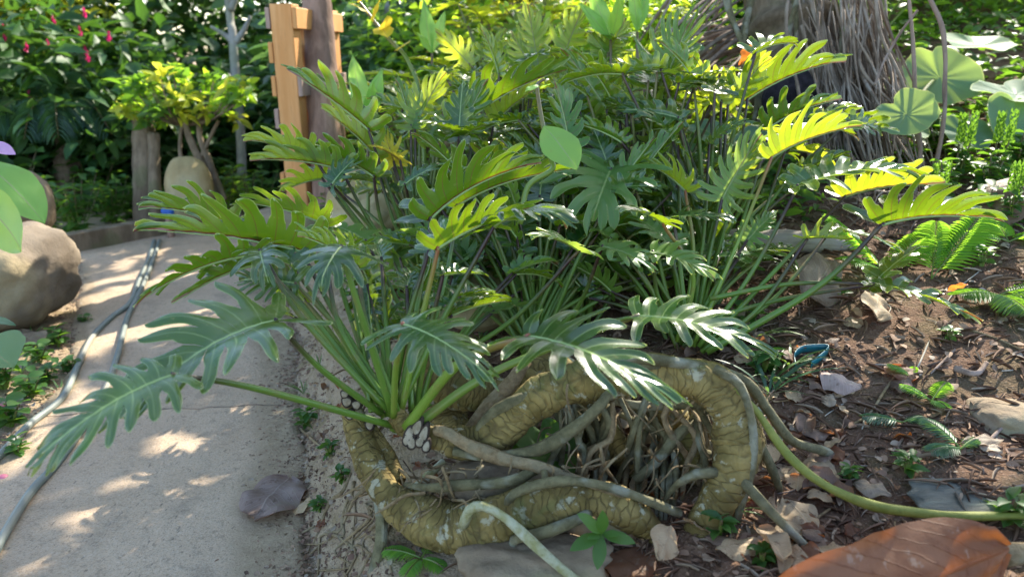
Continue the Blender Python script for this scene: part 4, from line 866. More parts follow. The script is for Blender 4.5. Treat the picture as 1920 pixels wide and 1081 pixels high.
# wooden post and pallet
b = at_depth(622, 3.55); t = P(590, -60, 3.5)
V, F, uv = tube([b-Vector((0,0,.1)), b.lerp(t, .35), b.lerp(t, .7), t], [px(34, 3.5), px(33, 3.5), px(29, 3.5), px(26, 3.5)], n=50, seg=16, wob=.09); wp = single('wooden_post', V, F, M['post'], 'rough brown wooden post standing right of the pallet', 'post', origin=b, uv=uv)
pb = at_depth(568, 3.6); pal = Thing('wooden_pallet', pb, 'upright orange wooden pallet leaning beside the rough brown post', 'pallet')
ang = R(84); rotp = Matrix.Rotation(ang, 3, 'Z'); hgt = (P(560, 24, 3.6)-pb).z+.02
def pbx(x, y, z, sx, sy, sz): V, F = box((0, 0, 0), sx, sy, sz, rotp, .003); off = rotp@Vector((x, y, 0)); return [v+pb+off+Vector((0, 0, z)) for v in V], F
tilt = Matrix.Rotation(R(-1.5), 3, 'Y')
for j, xx in enumerate((0.0, .27, .54)):
    V, F = pbx(xx, 0, hgt/2, .09, .10, hgt); pal.part('stringer', V, F, M['pine'], smooth=False)
nb = 7
for j in range(nb):
    zz = .06+(hgt-.12)*j/(nb-1)
    V, F = pbx(.27, .062, zz, .64, .020, .09); pal.part('deck_board', V, F, M['pine' if j % 3 else 'pine2'], smooth=False)
    if j % 2 == 0 or j == nb-1: V, F = pbx(.27, -.062, zz, .64, .020, .09); pal.part('deck_board', V, F, M['pine2' if j % 3 == 1 else 'pine'], smooth=False)
# timber edging, hoses
a = G(135, 478); b = G(300, 445); dirv = (b-a); L = dirv.length; rz = math.atan2(dirv.y, dirv.x); V, F = box((0,0,0), L+.15, .07, .13, Matrix.Rotation(rz, 3, 'Z')); c = a.lerp(b, .5)
single('timber_edging', [v+c+Vector((0,0,.05)) for v in V], F, M['bark'], 'brown timber edging board across the far end of the path', 'edging', smooth=False)
def hose(pts, r, lb):
    P_ = [G(u, v, .016)+Vector((0,0,.012)) for u, v in pts]; V, F, uv = tube(P_, [r]*len(P_), n=110, seg=10); 
    single('garden_hose', V, F, M['hose'], lb, 'hose', 'hoses lying along the path', uv=uv)
hose([(-40,1110),(5,1020),(60,930),(110,875),(165,795),(200,735),(222,670),(240,600),(262,555),(285,500),(300,455)], .0105, 'grey garden hose on the path passing nearest the camera')
hose([(-60,910),(0,862),(60,800),(118,752),(148,690),(172,640),(210,600),(245,572),(262,530),(280,490),(290,455)], .0105, 'grey garden hose curving nearer the boulder on the left path edge')
# slender trees
def slim(pts, r0, r1, d, lb, mat='barkpale', branches=()):
    g = at_depth(pts[0][0], d); th = Thing('slender_tree', g, lb, 'tree', 'slender pale trunks in the background'); P_ = [g-Vector((0,0,.05))]+[P(u, v, d) for u, v in pts[1:]]; P_.append(P_[-1]+Vector((.05,.1,2.4)))
    V, F, uv = tube(P_, list(np.linspace(px(r0, d), px(r1, d), len(P_))), n=30, seg=9, wob=.08); th.part('trunk', V, F, M[mat], uv=uv)
    for br in branches: V, F, uv = tube([P(u, v, d) for u, v in br], list(np.linspace(px(r1, d), px(r1*.4, d), len(br))), n=12, seg=6); th.part('branch', V, F, M[mat], uv=uv)
    tp = P_[-2]; n = 500; pos = np.array(tp)+rng.normal(size=(n, 3))*np.array([.5, .5, .35])+np.array([0, 0, 2.6]); V, F = cloud(pos, rng.normal(size=(n, 3)), np.tile([0,0,1.], (n,1))+rng.normal(size=(n,3))*.4, .13, .5, 'simple'); th.part('crown', V, F, M['shrub'])
slim([(455,380),(450,230),(440,120),(436,60),(425,-40)], 9, 7, 5.0, 'thin pale forked tree behind the crooked shrub', branches=[[(440,82),(420,65),(395,50)],[(441,80),(455,60),(470,30)],[(432,20),(445,-10),(460,-40)]])
slim([(708,260),(722,120),(735,20),(745,-60)], 17, 13, 5.2, 'leaning pale grey trunk right of the wooden post')
slim([(790,200),(783,60),(778,-60)], 9, 8, 5.6, 'thin pale trunk between the post and the lime plants')
# arching shoot with yellow leaves
sh = Thing('arching_shoot', at_depth(800, 2.9), 'arching pale shoot with yellow green leaves beside the wooden post', 'shoot')
pts = [at_depth(800, 2.9)]+[P(u, v, 2.9) for u, v in [(790,200),(765,115),(735,80),(705,45),(672,2),(650,-20)]]
V, F, uv = tube(pts, [.009,.009,.008,.008,.007,.005,.004], n=40, seg=7); sh.part('stem', V, F, M['petiole_g'], uv=uv)
for (u, v), (u2, v2) in [((700,40),(712,0)),((690,25),(655,8)),((722,62),(728,30)),((712,50),(728,70)),((745,95),(768,80)),((672,5),(700,-15))]:
    V, F, uv, At = broad(P(u, v, 2.88), P(u2, v2, 2.8), N3(0, .5, .6), .36, 'ovate', seed=u); sh.part('leaf', V, F, M['xan_yellow'], lf=At)
# bright shoot and pointed leaves
for i, (bu, bv, tips, lb, d) in enumerate([(690, 230, [(660,100),(718,125),(700,150)], 'narrow leaved light green plant just right of the post', 2.7), (810, 100, [(795,0),(835,20),(780,60)], 'light green pointed leaved shoot at the top between trunks', 3.0), (1145, 75, [(1105,-30),(1085,5),(1165,-20)], 'pale strap leaved plant at the top edge above the lime plants', 2.6), (1195, 60, [(1215,-20),(1185,-30)], 'broad light green pointed leaf plant at the top edge', 2.5)]):
    g = at_depth(bu, d); th = Thing('strap_leaf_plant', g, lb, 'plant', 'upright narrow leaved plants'); V, F, uv = tube([g, g.lerp(P(bu, bv, d), .5), P(bu, bv, d)], [.008, .007, .005], n=12, seg=6); th.part('stem', V, F, M['petiole_g'], uv=uv)
    for j, (tu, tv) in enumerate(tips): V, F, uv, At = broad(P(bu, bv, d), P(tu, tv, d-.05*j), N3(.3*(j-1), .2, .9), .16, 'lance', seed=j+i*3); th.part('leaf', V, F, M['smooth_leaf'], lf=At)
# vine with the big oval leaf
vn = Thing('climbing_vine', P(1035, 330, 1.5), 'light green climbing vine with one big smooth oval leaf in front of the clump', 'vine')
V, F, uv = tube([P(u, v, 1.5) for u, v in [(975,420),(990,350),(1035,318),(1030,290),(1018,235),(1010,190),(1008,160),(1020,148)]], [.006,.006,.006,.005,.005,.0045,.004,.003], n=60, seg=8); vn.part('stem', V, F, M['petiole_g'], uv=uv)
V, F, uv, At = broad(P(1020,236,1.49), P(1082,318,1.44), N3(.35, -.1, .9), .33, 'elliptic', .05, .05, .08, .005, seed=2); vn.part('leaf', V, F, M['smooth_leaf'], lf=At)
V, F, uv, At = broad(P(1010,160,1.49), P(985,172,1.46), N3(0, .8, .5), .25, 'lance', seed=4); vn.part('tendril_leaf', V, F, M['smooth_leaf'], lf=At)
V, F, uv, At = broad(P(1015,165,1.49), P(1032,158,1.46), N3(0, .8, .5), .25, 'lance', seed=5); vn.part('tendril_leaf', V, F, M['smooth_leaf'], lf=At)

# ------------------------------------------------------------------ the vine covered tree with hanging roots; its crown shades the whole foreground
tb = at_depth(1500, 2.9); tr = Thing('tree', tb, 'thick grey tree hung with dry aerial roots at the upper right', 'tree')
tt = P(1440, -250, 3.05); tz = Vector((tt.x+.5, tt.y+1.0, 3.0))
V, F, uv = tube([tb-Vector((0,0,.2)), tb+Vector((0,0,.12)), P(1500,120,2.95), P(1470,-20,3.0), P(1455,-220,3.05), tz], [.24, .18, .17, .165, .16, .13], n=90, seg=28, wob=.35); tr.part('trunk', V, F, M['bark'], uv=uv)
rd = random.Random(9)
for k in range(7):     # green lianas on the bark
    u0 = 1375+rd.uniform(0, 190); pts = []
    for q in range(7): v = -60+q*65; pts.append(P(u0+22*math.sin(q*1.1+k*2)+q*6, v, 2.74+.03*math.sin(q+k)-.02*abs(u0-1470)/80*0))
    V, F, uv = tube(pts, [.007+.006*rd.random()]*7, n=50, seg=7, wob=.2); tr.part('liana', V, F, M['rootm'], uv=uv)
fib = []
for k in range(250):
    s = rd.random(); u0 = lerp(1490, 1640, rd.random()**.8)+rd.gauss(0, 12); v0 = rd.uniform(-80, 60) if rd.random() < .6 else rd.uniform(60, 200); u1 = u0+lerp(15, 150, rd.random()**1.2)*(1-.3*(v0 > 60)); v1 = rd.uniform(300, 465) if rd.random() < .6 else rd.uniform(180, 330); d0 = 2.70+rd.uniform(-.12, .25); d1 = d0-rd.uniform(0, .25)
    bow = rd.uniform(-25, 35); pts = [P(u0, v0, d0), P(lerp(u0, u1, .25)-bow*.5+rd.gauss(0, 12), lerp(v0, v1, .33)+rd.gauss(0, 6), d0-.03), P(lerp(u0, u1, .6)-bow*.6+rd.gauss(0, 15), lerp(v0, v1, .66), lerp(d0, d1, .6)), P(u1, v1, d1)]
    r = rd.uniform(.0018, .0045) if k > 60 else rd.uniform(.004, .008); T_ = tube(pts, [r, r, r*.9, r*.5], n=14, seg=5, wob=.2)
    if k < 60: tr.part('aerial_root', T_[0], T_[1], M['fibre'], uv=T_[2])
    else: fib.append(T_)
for k in range(120):   # tangle over the ground at its foot
    u0 = rd.uniform(1560, 1740); v0 = rd.uniform(370, 470); a = rd.uniform(0, 6.28); L = rd.uniform(15, 60); d = 2.35+rd.uniform(-.1, .1)
    fib.append(tube([P(u0, v0, d), P(u0+L*math.cos(a)*.5+rd.gauss(0, 6), v0+L*math.sin(a)*.5-8, d-.03), P(u0+L*math.cos(a), v0+L*math.sin(a), d)], [.002]*3, n=8, seg=4))
V, F, uv = join(fib); o = tr.part('fine_root_tangle', V, F, M['fibre'], uv=uv); o['kind'] = 'stuff'
# thicker hanging lianas to the right
lg = 'long brown lianas hanging right of the tree'
for i, (pts, r, lb) in enumerate([([(1640,-40),(1650,60),(1690,150),(1720,260),(1735,340),(1742,420)], 5, 'long grey liana sweeping down beside the tangled roots'), ([(1700,-40),(1712,80),(1716,190),(1725,290),(1712,380)], 6, 'straight dark liana left of the largest round leaf'), ([(1735,-20),(1768,60),(1772,160),(1768,240),(1750,330),(1740,400)], 7, 'thick curved liana crossing the largest round leaf'), ([(1720,20),(1690,60),(1660,110),(1640,160)], 4, 'short liana slanting toward the tree')]):
    d = 2.35; V, F, uv = tube([P(u, v, d) for u, v in pts], [px(r, d)*.6]*len(pts), n=60, seg=8, wob=.3); single('hanging_liana', V, F, M['deadstick' if i else 'fibre'], lb, 'liana', lg, uv=uv)
# leaning dead fronds left of the tree
df = Thing('dead_palm_frond_heap', at_depth(1330, 3.1), 'heap of leaning grey brown dead palm fronds left of the tree', 'dead fronds')
for k in range(60):
    u0 = rd.uniform(1180, 1330); v0 = rd.uniform(60, 230); u1 = u0+rd.uniform(60, 260); v1 = v0-rd.uniform(20, 190); d = 3.1+rd.uniform(-.2, .3); V, F, uv = tube([P(u0, v0, d), P((u0+u1)/2, (v0+v1)/2-rd.uniform(0, 18), d), P(u1, v1, d+.2)], [px(rd.uniform(1.5, 4.5), 3.1)]*3, n=10, seg=5); df.part('dead_stalk', V, F, M['deadstick' if rd.random() < .7 else 'fibre'], uv=uv)
# small rough black lump set against the trunk
V, F = rock(P(1478, 190, 2.62), .085, .06, .12, 31, .15, 4); single('black_lump', V, F, M['black'], 'rough black lump against the grey tree', 'fibre bundle')
# crown of the shading tree : leaves through a wide volume, with gaps where the photo shows sun
cx, cy, cz = 1.75, 4.75, 3.15
LIT = [(1240,725,1.03,.03),(1225,680,1.05,.01),(1390,605,1.3,.03),(905,660,1.12,.012),(1520,290,1.82,.07),(1590,240,1.84,.06),(1770,460,1.75,.09),(1700,990,1.02,.030),(1712,1025,1.0,.030),(1690,970,1.03,.02),(1765,955,1.03,.012),
       (320,868,1.9,.012),(120,700,2.3,.03),(60,770,2.05,.03),(180,500,3.3,.04),(190,560,3.0,.04),(240,430,3.9,.05),(120,480,3.0,.10),(270,400,4,.1),
       (1110,370,1.75,.06),(1060,430,1.5,.05),(1270,230,1.9,.07),(1340,250,1.9,.07),(1650,320,1.75,.07),(1290,480,1.6,.05),(1385,150,2.0,.08),(1440,120,2.0,.05),(840,230,2.0,.05),(1575,730,1.5,.012),(1700,400,2.3,.15),(1600,200,2.6,.2),(1690,860,1.45,.015),(1560,120,2.7,.2),
       (840,440,1.3,.03),(560,450,1.45,.03),(1280,340,1.85,.03),(1130,340,1.8,.05),(1150,610,1.1,.012),(1300,650,1.3,.02),(100,520,2.7,.04)]
for u, v, dx, m in [(318,868,1,4),(210,508,1.4,4),(640*.3,560,1.2,4),(180,575,1.2,4),(240,400+60,1.5,3),(235,440+90,1,3),(350,480,1.5,3),(180,505,1.5,3),(60,800,1,4),(30,850,1,4),(420,640,1,2)]:
    g_ = G(u, v)
    for q_ in range(m): LIT.append((0, 0, 0, .012)); LIT[-1] = (tuple(g_+Vector((.073, .13, 0))*(q_*.32*dx)), .006)
LIT += [(575,60,3.6,.3),(585,220,3.7,.3),(590,320,3.8,.3),(560,150,3.6,.22),(565,330,3.6,.2),(600,60,3.6,.2),(620,200,3.5,.15),(350,330,4.2,.2),(340,180,4.4,.45),(440,360,4.4,.2),(150,380,4.0,.25),(60,440,2.8,.12),(480,330,4.3,.25)]
rl_ = random.Random(12)
for k in range(60): LIT.append((rl_.uniform(800, 1640), rl_.uniform(140, 560), rl_.uniform(1.6, 2.1), rl_.uniform(.02, .05)))
for k in range(0): LIT.append((rl_.uniform(280, 760), rl_.uniform(370, 520), rl_.uniform(1.35, 1.6), rl_.uniform(.02, .045)))
LITP = [(np.array(P(*l_[:3])), l_[3]) if len(l_) == 4 else (np.array(l_[0]), l_[1]) for l_ in LIT]
n = 9500; rg = np.random.default_rng(77); q = rg.uniform(-1, 1, (n, 3)); pos = np.array([cx, cy, cz])+q*np.array([2.9, 2.3, .5])
# back of the clump and everything behind it stay in open sun
S_ = np.array(SUN); keep = np.ones(len(pos), bool)
t_ = (pos[:, 2]-.75)/S_[2]; foot = pos-t_[:, None]*S_; er_ = np.interp(foot[:, 1]-.83, EY, EX)+.74; keep &= ~((foot[:, 1] > 1.8+.22*np.sin(foot[:, 0]*4)) & (foot[:, 0] > er_)); keep &= foot[:, 1] < 4.5; keep &= ~((foot[:, 0] > 1.35) & (foot[:, 1] > 1.8)) 
cd_ = rg.normal(size=pos.shape)*np.array([1, 1, .4]); cd_ /= np.linalg.norm(cd_, axis=1)[:, None]; cl_ = rg.uniform(.09, .16, len(pos)); mid_ = pos+cd_*cl_[:, None]*.5
for c, r in LITP:
    dd = mid_-c; tt_ = dd@S_; dist = np.linalg.norm(dd-tt_[:, None]*S_, axis=1); keep &= ~(dist < r+.35*cl_)
pos = pos[keep]; cd_ = cd_[keep]; cl_ = cl_[keep]; n = len(pos); V, F = cloud(pos, cd_, np.tile([.3, .5, 1.], (n, 1))+rg.normal(size=(n, 3))*.35, cl_, .6, 'ovate'); tr.part('crown', V, F, M['hedge'])
top = tz
for k in range(14):
    a = rd.uniform(0, 6.28); e = Vector((cx+2.3*math.cos(a)*rd.uniform(.5, 1), cy+1.2*math.sin(a), cz+rd.uniform(-.2, .2))); V, F, uv = tube([tz-Vector((0,0,.3)), tz.lerp(e, .5)+Vector((0,0,.15)), e], [.05, .025, .006], n=14, seg=7); tr.part('limb', V, F, M['bark'], uv=uv)
# ------------------------------------------------------------------ round leaved plants on the right
def round_plant(loc, leaves, lb):
    th = Thing('round_leaf_plant', loc, lb, 'plant', 'plants with large round leaves on the slope')
    for i, (u, v, d, rp, n) in enumerate(leaves):
        c = P(u, v, d); V, F, A_ = roundleaf(c, N3(*n), px(rp, d), seed=i*2+u); lf = th.part('leaf', V, F, M['round_leaf'], lf=A_)
        V, F, uv = tube([Vector(loc), Vector(loc).lerp(c, .6)+Vector((0,0,.04)), c-Vector((0,0,.004))], [.009,.007,.005], n=14, seg=7); th.part('petiole', V, F, M['petiole_g'], parent=lf, uv=uv)
round_plant(at_depth(1790, 3.5), [(1832,86,3.0,66,(0,.85,.5)), (1762,146,2.8,72,(-.1,.45,.88)), (1700,215,2.3,56,(-.5,.5,.7))], 'round leaved plant with the largest upright leaf behind the thick liana')
round_plant(at_depth(1930, 3.2), [(1905,178,2.6,72,(0,.85,.5)), (1905,232,2.5,64,(.1,.4,.9))], 'round leaved plant at the right edge')
round_plant(at_depth(1800, 2.9), [(1812,252,2.5,48,(0,.6,.8)), (1700,235,2.6,42,(.2,.6,.7))], 'small dark round leaved plant below the largest round leaf')
round_plant(at_depth(1350, 2.7), [(1372,258,2.35,80,(0,.85,.5)), (1340,285,2.3,60,(.1,.7,.7))], 'round leaved plant half hidden behind the silvery lobed leaves')
round_plant(at_depth(1190, 2.9), [(1210,225,2.7,50,(0,.8,.6)), (1120,245,2.7,50,(0,.9,.4)), (1290,90,2.9,30,(0,.8,.6))], 'round leaved plant under the tall upright pointed leaves')

# ------------------------------------------------------------------ small plants, prototypes then copies
def weed(loc, h_, nst, npair, ll, mat, seed, label, cat='plant', group='', lw=.5, kind='ovate', spread=.35, name='leafy_weed', spike=None):
    th = Thing(name, loc, label, cat, group or None); rg = np.random.default_rng(seed); st = []; pos = []; dr = []; nn = []; ln = []; tips = []
    for s in range(nst):
        a = rg.uniform(0, 6.28); lean = rg.uniform(.05, spread); hh = h_*rg.uniform(.6, 1); L0 = np.array(loc); b = L0+np.array([math.cos(a), math.sin(a), 0])*lean*hh
        p = [L0+np.array([0, 0, -.01]), L0*.5+b*.5+np.array([0, 0, hh*.5]), b+np.array([0, 0, hh])]; st.append(tube(p, [.0035, .003, .002], n=8, seg=5)); C_, _ = catmull(p, npair+1); tips.append(C_[-1])
        for i in range(1, npair+2):
            for k in range(2):
                an = a+i*1.6+k*math.pi+rg.normal()*.25; pos.append(C_[i]); dr.append((math.cos(an), math.sin(an), rg.uniform(-.1, .6))); nn.append((rg.normal()*.25, rg.normal()*.25, 1)); ln.append(ll*rg.uniform(.7, 1.15))
    V, F = cloud(np.array([tuple(p) for p in pos]), np.array(dr), np.array(nn), np.array(ln), lw, kind); th.part('foliage', V, F, M[mat])
    V, F, uv = join(st); th.part('stem', V, F, M['petiole_g'], uv=uv)
    if spike:
        for t in tips:
            n = 40; q = np.linspace(0, 1, n); ang = np.arange(n)*2.4; pos = np.array(t)+np.stack([.006*np.cos(ang), .006*np.sin(ang), q*.09], 1); V, F = cloud(pos, np.stack([np.cos(ang), np.sin(ang), np.full(n, 1.6)], 1), np.stack([np.cos(ang), np.sin(ang), np.full(n, -.5)], 1), .016, .6, 'ovate'); th.part('flower_spike', V, F, M[spike])
    return th.o
def grass(loc, n, L, mat, seed, label, group=None, w_=.05, name='grass_tuft', up=1.2):
    rg = np.random.default_rng(seed); th = Thing(name, loc, label, 'grass tuft', group); lst = []
    for k in range(n):
        a = rg.uniform(0, 6.28); hd = Vector((math.cos(a), math.sin(a), 0)); l = L*rg.uniform(.6, 1); b = Vector(loc)
        V, F, uv, At = broad(b, b+hd*l*.75+Vector((0,0,l*rg.uniform(.1,.5))), Vector((0,0,1))-hd*.3, w_, 'lance', .1, 0, .35*up*.6, 0, 1, 7, int(seed*10+k)); lst.append(([tuple(v) for v in V], F))
    V = []; F = []
    for v, f in lst: k0 = len(V); V += v; F += [tuple(i+k0 for i in g) for g in f]
    th.part('blades', V, F, M[mat]); return th.o
def fern(loc, fr, mat, label, group='fern fronds on the soil', L=.16):
    """pinnate fronds; fr = list of (heading vector, length)"""
    th = Thing('fern', loc, label, 'fern', group)
    for hd, l, rise, sag in fr: frond(th, Vector(loc)+Vector((0,0,.01)), hd, l, rise, sag, 24 if l > .12 else 15, l*.34, .15 if l > .12 else .19, mat, stemr=.0018, vee=.05, kind='long')
    return th.o
# right slope weeds
gw = 'small leafy weeds on the slope right of the tree'
w1 = weed(G(1760, 375), .12, 5, 4, .055, 'shrub', 1, 'leafy weed just right of the tangled roots', group=gw)
for i, (u, v, s_, lb) in enumerate([(1850,370,1.1,'leafy weed right of the flower spikes'), (1900,330,1.2,'leafy weed at the right picture edge'), (1800,300,1.1,'leafy weed under the lilac flower'), (1700,330,1.0,'leafy weed in front of the drooping roots'), (1880,270,1.2,'leafy weed behind the right edge round leaf'), (1660,300,1.0,'leafy weed among the root tips'), (1745,290,1.2,'leafy weed between the two lianas'), (1905,400,1.0,'leafy weed over the brown sheath'), (1840,420,.9,'leafy weed left of the brown sheath')]):
    dup(w1, G(u, v), i*1.1, s_, lb)
w2 = weed(G(1790, 350), .15, 4, 4, .05, 'shrub', 2, 'leafy green weed with green flower spikes under the round leaves', group='weeds with flower spikes on the slope', spike='shrub')
for i, (u, v, s_, lb) in enumerate([(1860,350,1.0,'green weed with spikes nearer the right edge'), (1750,410,.7,'low spiked weed at the foot of the lianas'), (1895,430,.8,'green weed with spikes in front of the brown sheath')]): dup(w2, G(u, v), i*.9, s_, lb)
lt = Thing('lilac_flower', G(1775, 330), 'single lilac flower head on a thin stalk below the round leaves', 'flower'); c = P(1776, 222, 2.6)
V, F, uv = tube([G(1775, 330), P(1772, 270, 2.65), c], [.002]*3, n=10, seg=5); lt.part('stem', V, F, M['petiole_g'], uv=uv); n = 40; ang = rng.uniform(0, 6.28, n)
V, F = cloud(np.tile(np.array(c), (n, 1)), np.stack([np.cos(ang), np.sin(ang), rng.uniform(.1, .8, n)], 1), np.tile([0,0,1.], (n,1)), .022, .5, 'ovate'); lt.part('petals', V, F, M['lilac'])
# bed beyond the path, left
gb = 'leafy clumps in the bed beyond the path'
w3 = weed(G(150, 445), .36, 9, 4, .09, 'shrub', 3, 'spreading leafy plant with lit top left of the timber edging', group=gb, spread=.6)
for i, (u, v, s_, lb) in enumerate([(215,425,.8,'leafy clump directly behind the timber edging'), (250,415,.7,'leafy clump left of the two stumps'), (90,440,.9,'leafy clump behind the large pale boulder'), (450,400,.9,'leafy clump right of the egg shaped boulder'), (490,405,.8,'leafy clump left of the pallet foot'), (420,380,1.0,'leafy clump behind the egg shaped boulder'), (505,350,1.1,'leafy clump against the left side of the pallet'), (320,400,.6,'small leafy clump between stumps and egg boulder'), (20,420,1.3,'leafy clump at the left edge behind the boulders'), (180,400,1.2,'leafy clump under the small palm'), (650,330,1.0,'leafy clump behind the post')]): dup(w3, G(u, v), i*1.3, s_, lb)
w4 = weed(G(470, 410), .30, 8, 5, .05, 'lime', 5, 'small sparkling lime weed in front of the bed right of the egg boulder', group='small lime weeds in the bed', spread=.5)
for i, (u, v, s_, lb) in enumerate([(130,420,1.0,'small lime weed lit above the pale boulder'), (520,330,1.2,'lime weed touching the pallet left side'), (440,395,1.0,'lime weed at the crooked trunk foot'), (420,410,.8,'lime weed nearest the egg boulder'), (760,400,1.0,'lime weed behind the yellow green stalks')]): dup(w4, G(u, v), i*1.7, s_, lb)
# lower left bed
gl2 = 'small weeds along the left path edge'
w5 = weed(G(60, 745), .07, 5, 2, .036, 'shrub', 6, 'small round leaved weed at the left edge above the pink fruit', group=gl2, kind='round', spread=.6, lw=.7)
for i, (u, v, s_, lb) in enumerate([(20,800,1.2,'bright weed right above the lower pink fruit'), (110,650,1.0,'weed at the foot of the large boulder'), (130,700,.8,'weed between boulder and hose'), (75,680,1.0,'weed beside the grey dead leaf'), (40,620,1.1,'weed close under the large boulder'), (10,730,1.4,'weed cut by the left picture edge'), (160,610,.6,'tiny weed at the bend of the hose'), (35,860,.8,'small weed by the lower hose'), (90,720,.9,'weed halfway along the left bed')]): dup(w5, G(u, v), i*2.1, s_, lb)
for u, v, lb, s_ in [(10, 785, 'pink fruit lying in weeds at the left edge', .016), (8, 905, 'deep pink fruit on the sand at the left edge', .013), (3, 770, 'small pink fruit half hidden behind the other at the left edge', .012)]:
    g = G(u, v); V, F = rock(g+Vector((0,0,s_*.8)), s_, s_, s_*.95, u, .12, 3); single('pink_fruit', V, F, M['pink'], lb, 'fruit')
# upper left foreground plant
fl = Thing('broad_leaf_plant', P(-60, 560, 1.6), 'broad smooth leaved plant entering at the left edge over the boulder', 'plant')
for b, t, n_, w_, mt in [((-40,300,1.25),(84,420,1.25),(.25,.75,.5),.30,'smooth_leaf'), ((-60,360,1.2),(40,472,1.15),(-.3,.5,-.8),.28,'smooth_leaf'), ((-50,330,1.3),(60,330,1.35),(0,.9,.4),.35,'round_leaf'), ((-20,270,1.3),(30,290,1.3),(0,.5,.8),.25,'lilac'), ((-50,640,1.5),(25,690,1.4),(0,.8,.5),.35,'round_leaf'), ((-40,600,1.6),(30,610,1.6),(0,.9,.4),.2,'bluish')]:
    V, F, uv, At = broad(P(*b), P(*t), N3(*n_), w_, 'ovate', .1, .1, .15, .01, seed=b[1]); lf = fl.part('leaf', V, F, M[mt], lf=At); V, F, uv = tube([P(-60,560,1.6), P(-90,450,1.45), P(*b)], [.006,.005,.004], n=12, seg=6); fl.part('petiole', V, F, M['petiole_g'], parent=lf, uv=uv)
# ferns
def hd(a): return (math.cos(R(a)), math.sin(R(a)), 0)
fern(G(1660, 520), [((-.15,.1,0), .20, 1.0, .3), ((.35,.2,0), .20, .8, .3), ((-.6,-.1,0), .16, .6, .3)], 'fern', 'sunlit lime fern fronds behind the stalk ends at the right', L=.2)
fern(G(1745, 530), [((.55,.35,0), .24, .75, .1), ((.25,.5,0), .2, .9, .3)], 'fern', 'brightest yellow green fern frond pointing up right')
fern(G(1870, 560), [((-.2,-.9,0), .20, .25, .2), ((.6,-.6,0), .20, .25, .2), ((-.8,-.3,0), .16, .3, .2), ((.9,.1,0), .18, .3, .2)], 'shrub', 'dark green low fern on the bank at the right edge')
fern(G(1745, 760), [(hd(40), .075, .6, .3), (hd(150), .07, .6, .3), (hd(270), .06, .5, .3)], 'fern', 'small green fern on dark soil right of the dead leaf')
fern(G(1690, 800), [(hd(175), .09, .3, .2), (hd(10), .06, .4, .3)], 'bluish', 'small blue green fern lying flat left of the others')
fern(G(1800, 850), [(hd(120), .09, .6, .3), (hd(200), .09, .4, .3), (hd(30), .06, .4, .3)], 'bluish', 'blue green fern clump above the slate slab')
fern(G(1710, 715), [(hd(150), .06, .6, .3), (hd(60), .04, .6, .3)], 'fern', 'tiny fern sprig on the brown bank')
fern(G(790, 1055), [(hd(60), .07, .5, .3), (hd(170), .08, .4, .3), (hd(320), .07, .4, .3), (hd(250), .07, .4, .3)], 'fern', 'pale green fern under the curved trunk near the bottom edge')
fern(G(1890, 460), [(hd(80), .16, .5, .3), (hd(170), .16, .4, .3), (hd(10), .16, .4, .3)], 'fern', 'lit fern sprays beside the brown sheath at the right edge')
fern(G(1850, 330), [(hd(80), .16, .5, .3), (hd(190), .16, .4, .3), (hd(320), .16, .4, .3)], 'lime', 'lime fern on the upper right slope')
# seedling with five leaves
sg = Thing('seedling', G(1125, 1010), 'glossy green seedling with pointed leaves at the bottom below the curved trunk', 'seedling'); c = P(1128, 1000, 1.15)
V, F, uv = tube([G(1125,1030), c], [.0015, .0015], n=6, seg=5); sg.part('stem', V, F, M['petiole_g'], uv=uv)
for tu, tv in [(1082,962),(1130,955),(1192,1018),(1120,1068),(1068,1032),(1100,1010),(1165,1002)]:
    V, F, uv, At = broad(c, P(tu, tv, 1.15-.02), N3(0, .75, .65), .21, 'elliptic', .1, .1, .12, .01, 4, 10, tu); sg.part('leaf', V, F, M['shrub'], lf=At)
# broad leaves between the trunks
ul = Thing('low_broad_leaf_plant', G(1010, 850), 'dark green broad leaved plant growing between the two ringed trunks', 'plant')
for b, t, n_, w_ in [((1040,845,1.40),(925,800,1.36),(0,.8,.6),.28), ((1045,845,1.40),(955,850,1.34),(0,.8,.6),.3), ((1050,840,1.4),(1020,780,1.42),(0,.6,.8),.35), ((1050,850,1.4),(1075,890,1.34),(0,.5,.85),.32), ((1040,850,1.4),(1000,880,1.33),(0,.6,.8),.3), ((1055,845,1.42),(1090,800,1.44),(0,.6,.8),.3),((960,760,1.45),(915,830,1.40),(0,.6,.8),.3)]:
    V, F, uv, At = broad(P(*b), P(*t), N3(*n_), w_, 'ovate', .1, .15, .12, .015, 5, 12, t[0]); lf = ul.part('leaf', V, F, M['shrub'], lf=At); V, F, uv = tube([G(1010, 850), P(*b)], [.002, .002], n=4, seg=5); ul.part('stem', V, F, M['petiole_g'], parent=lf, uv=uv)
gs = 'tiny sprouts on the soil'
w6 = weed(G(1350, 1005), .05, 3, 2, .035, 'shrub', 8, 'tiny green sprout at the foot of the arching trunk', group=gs, name='sprout')
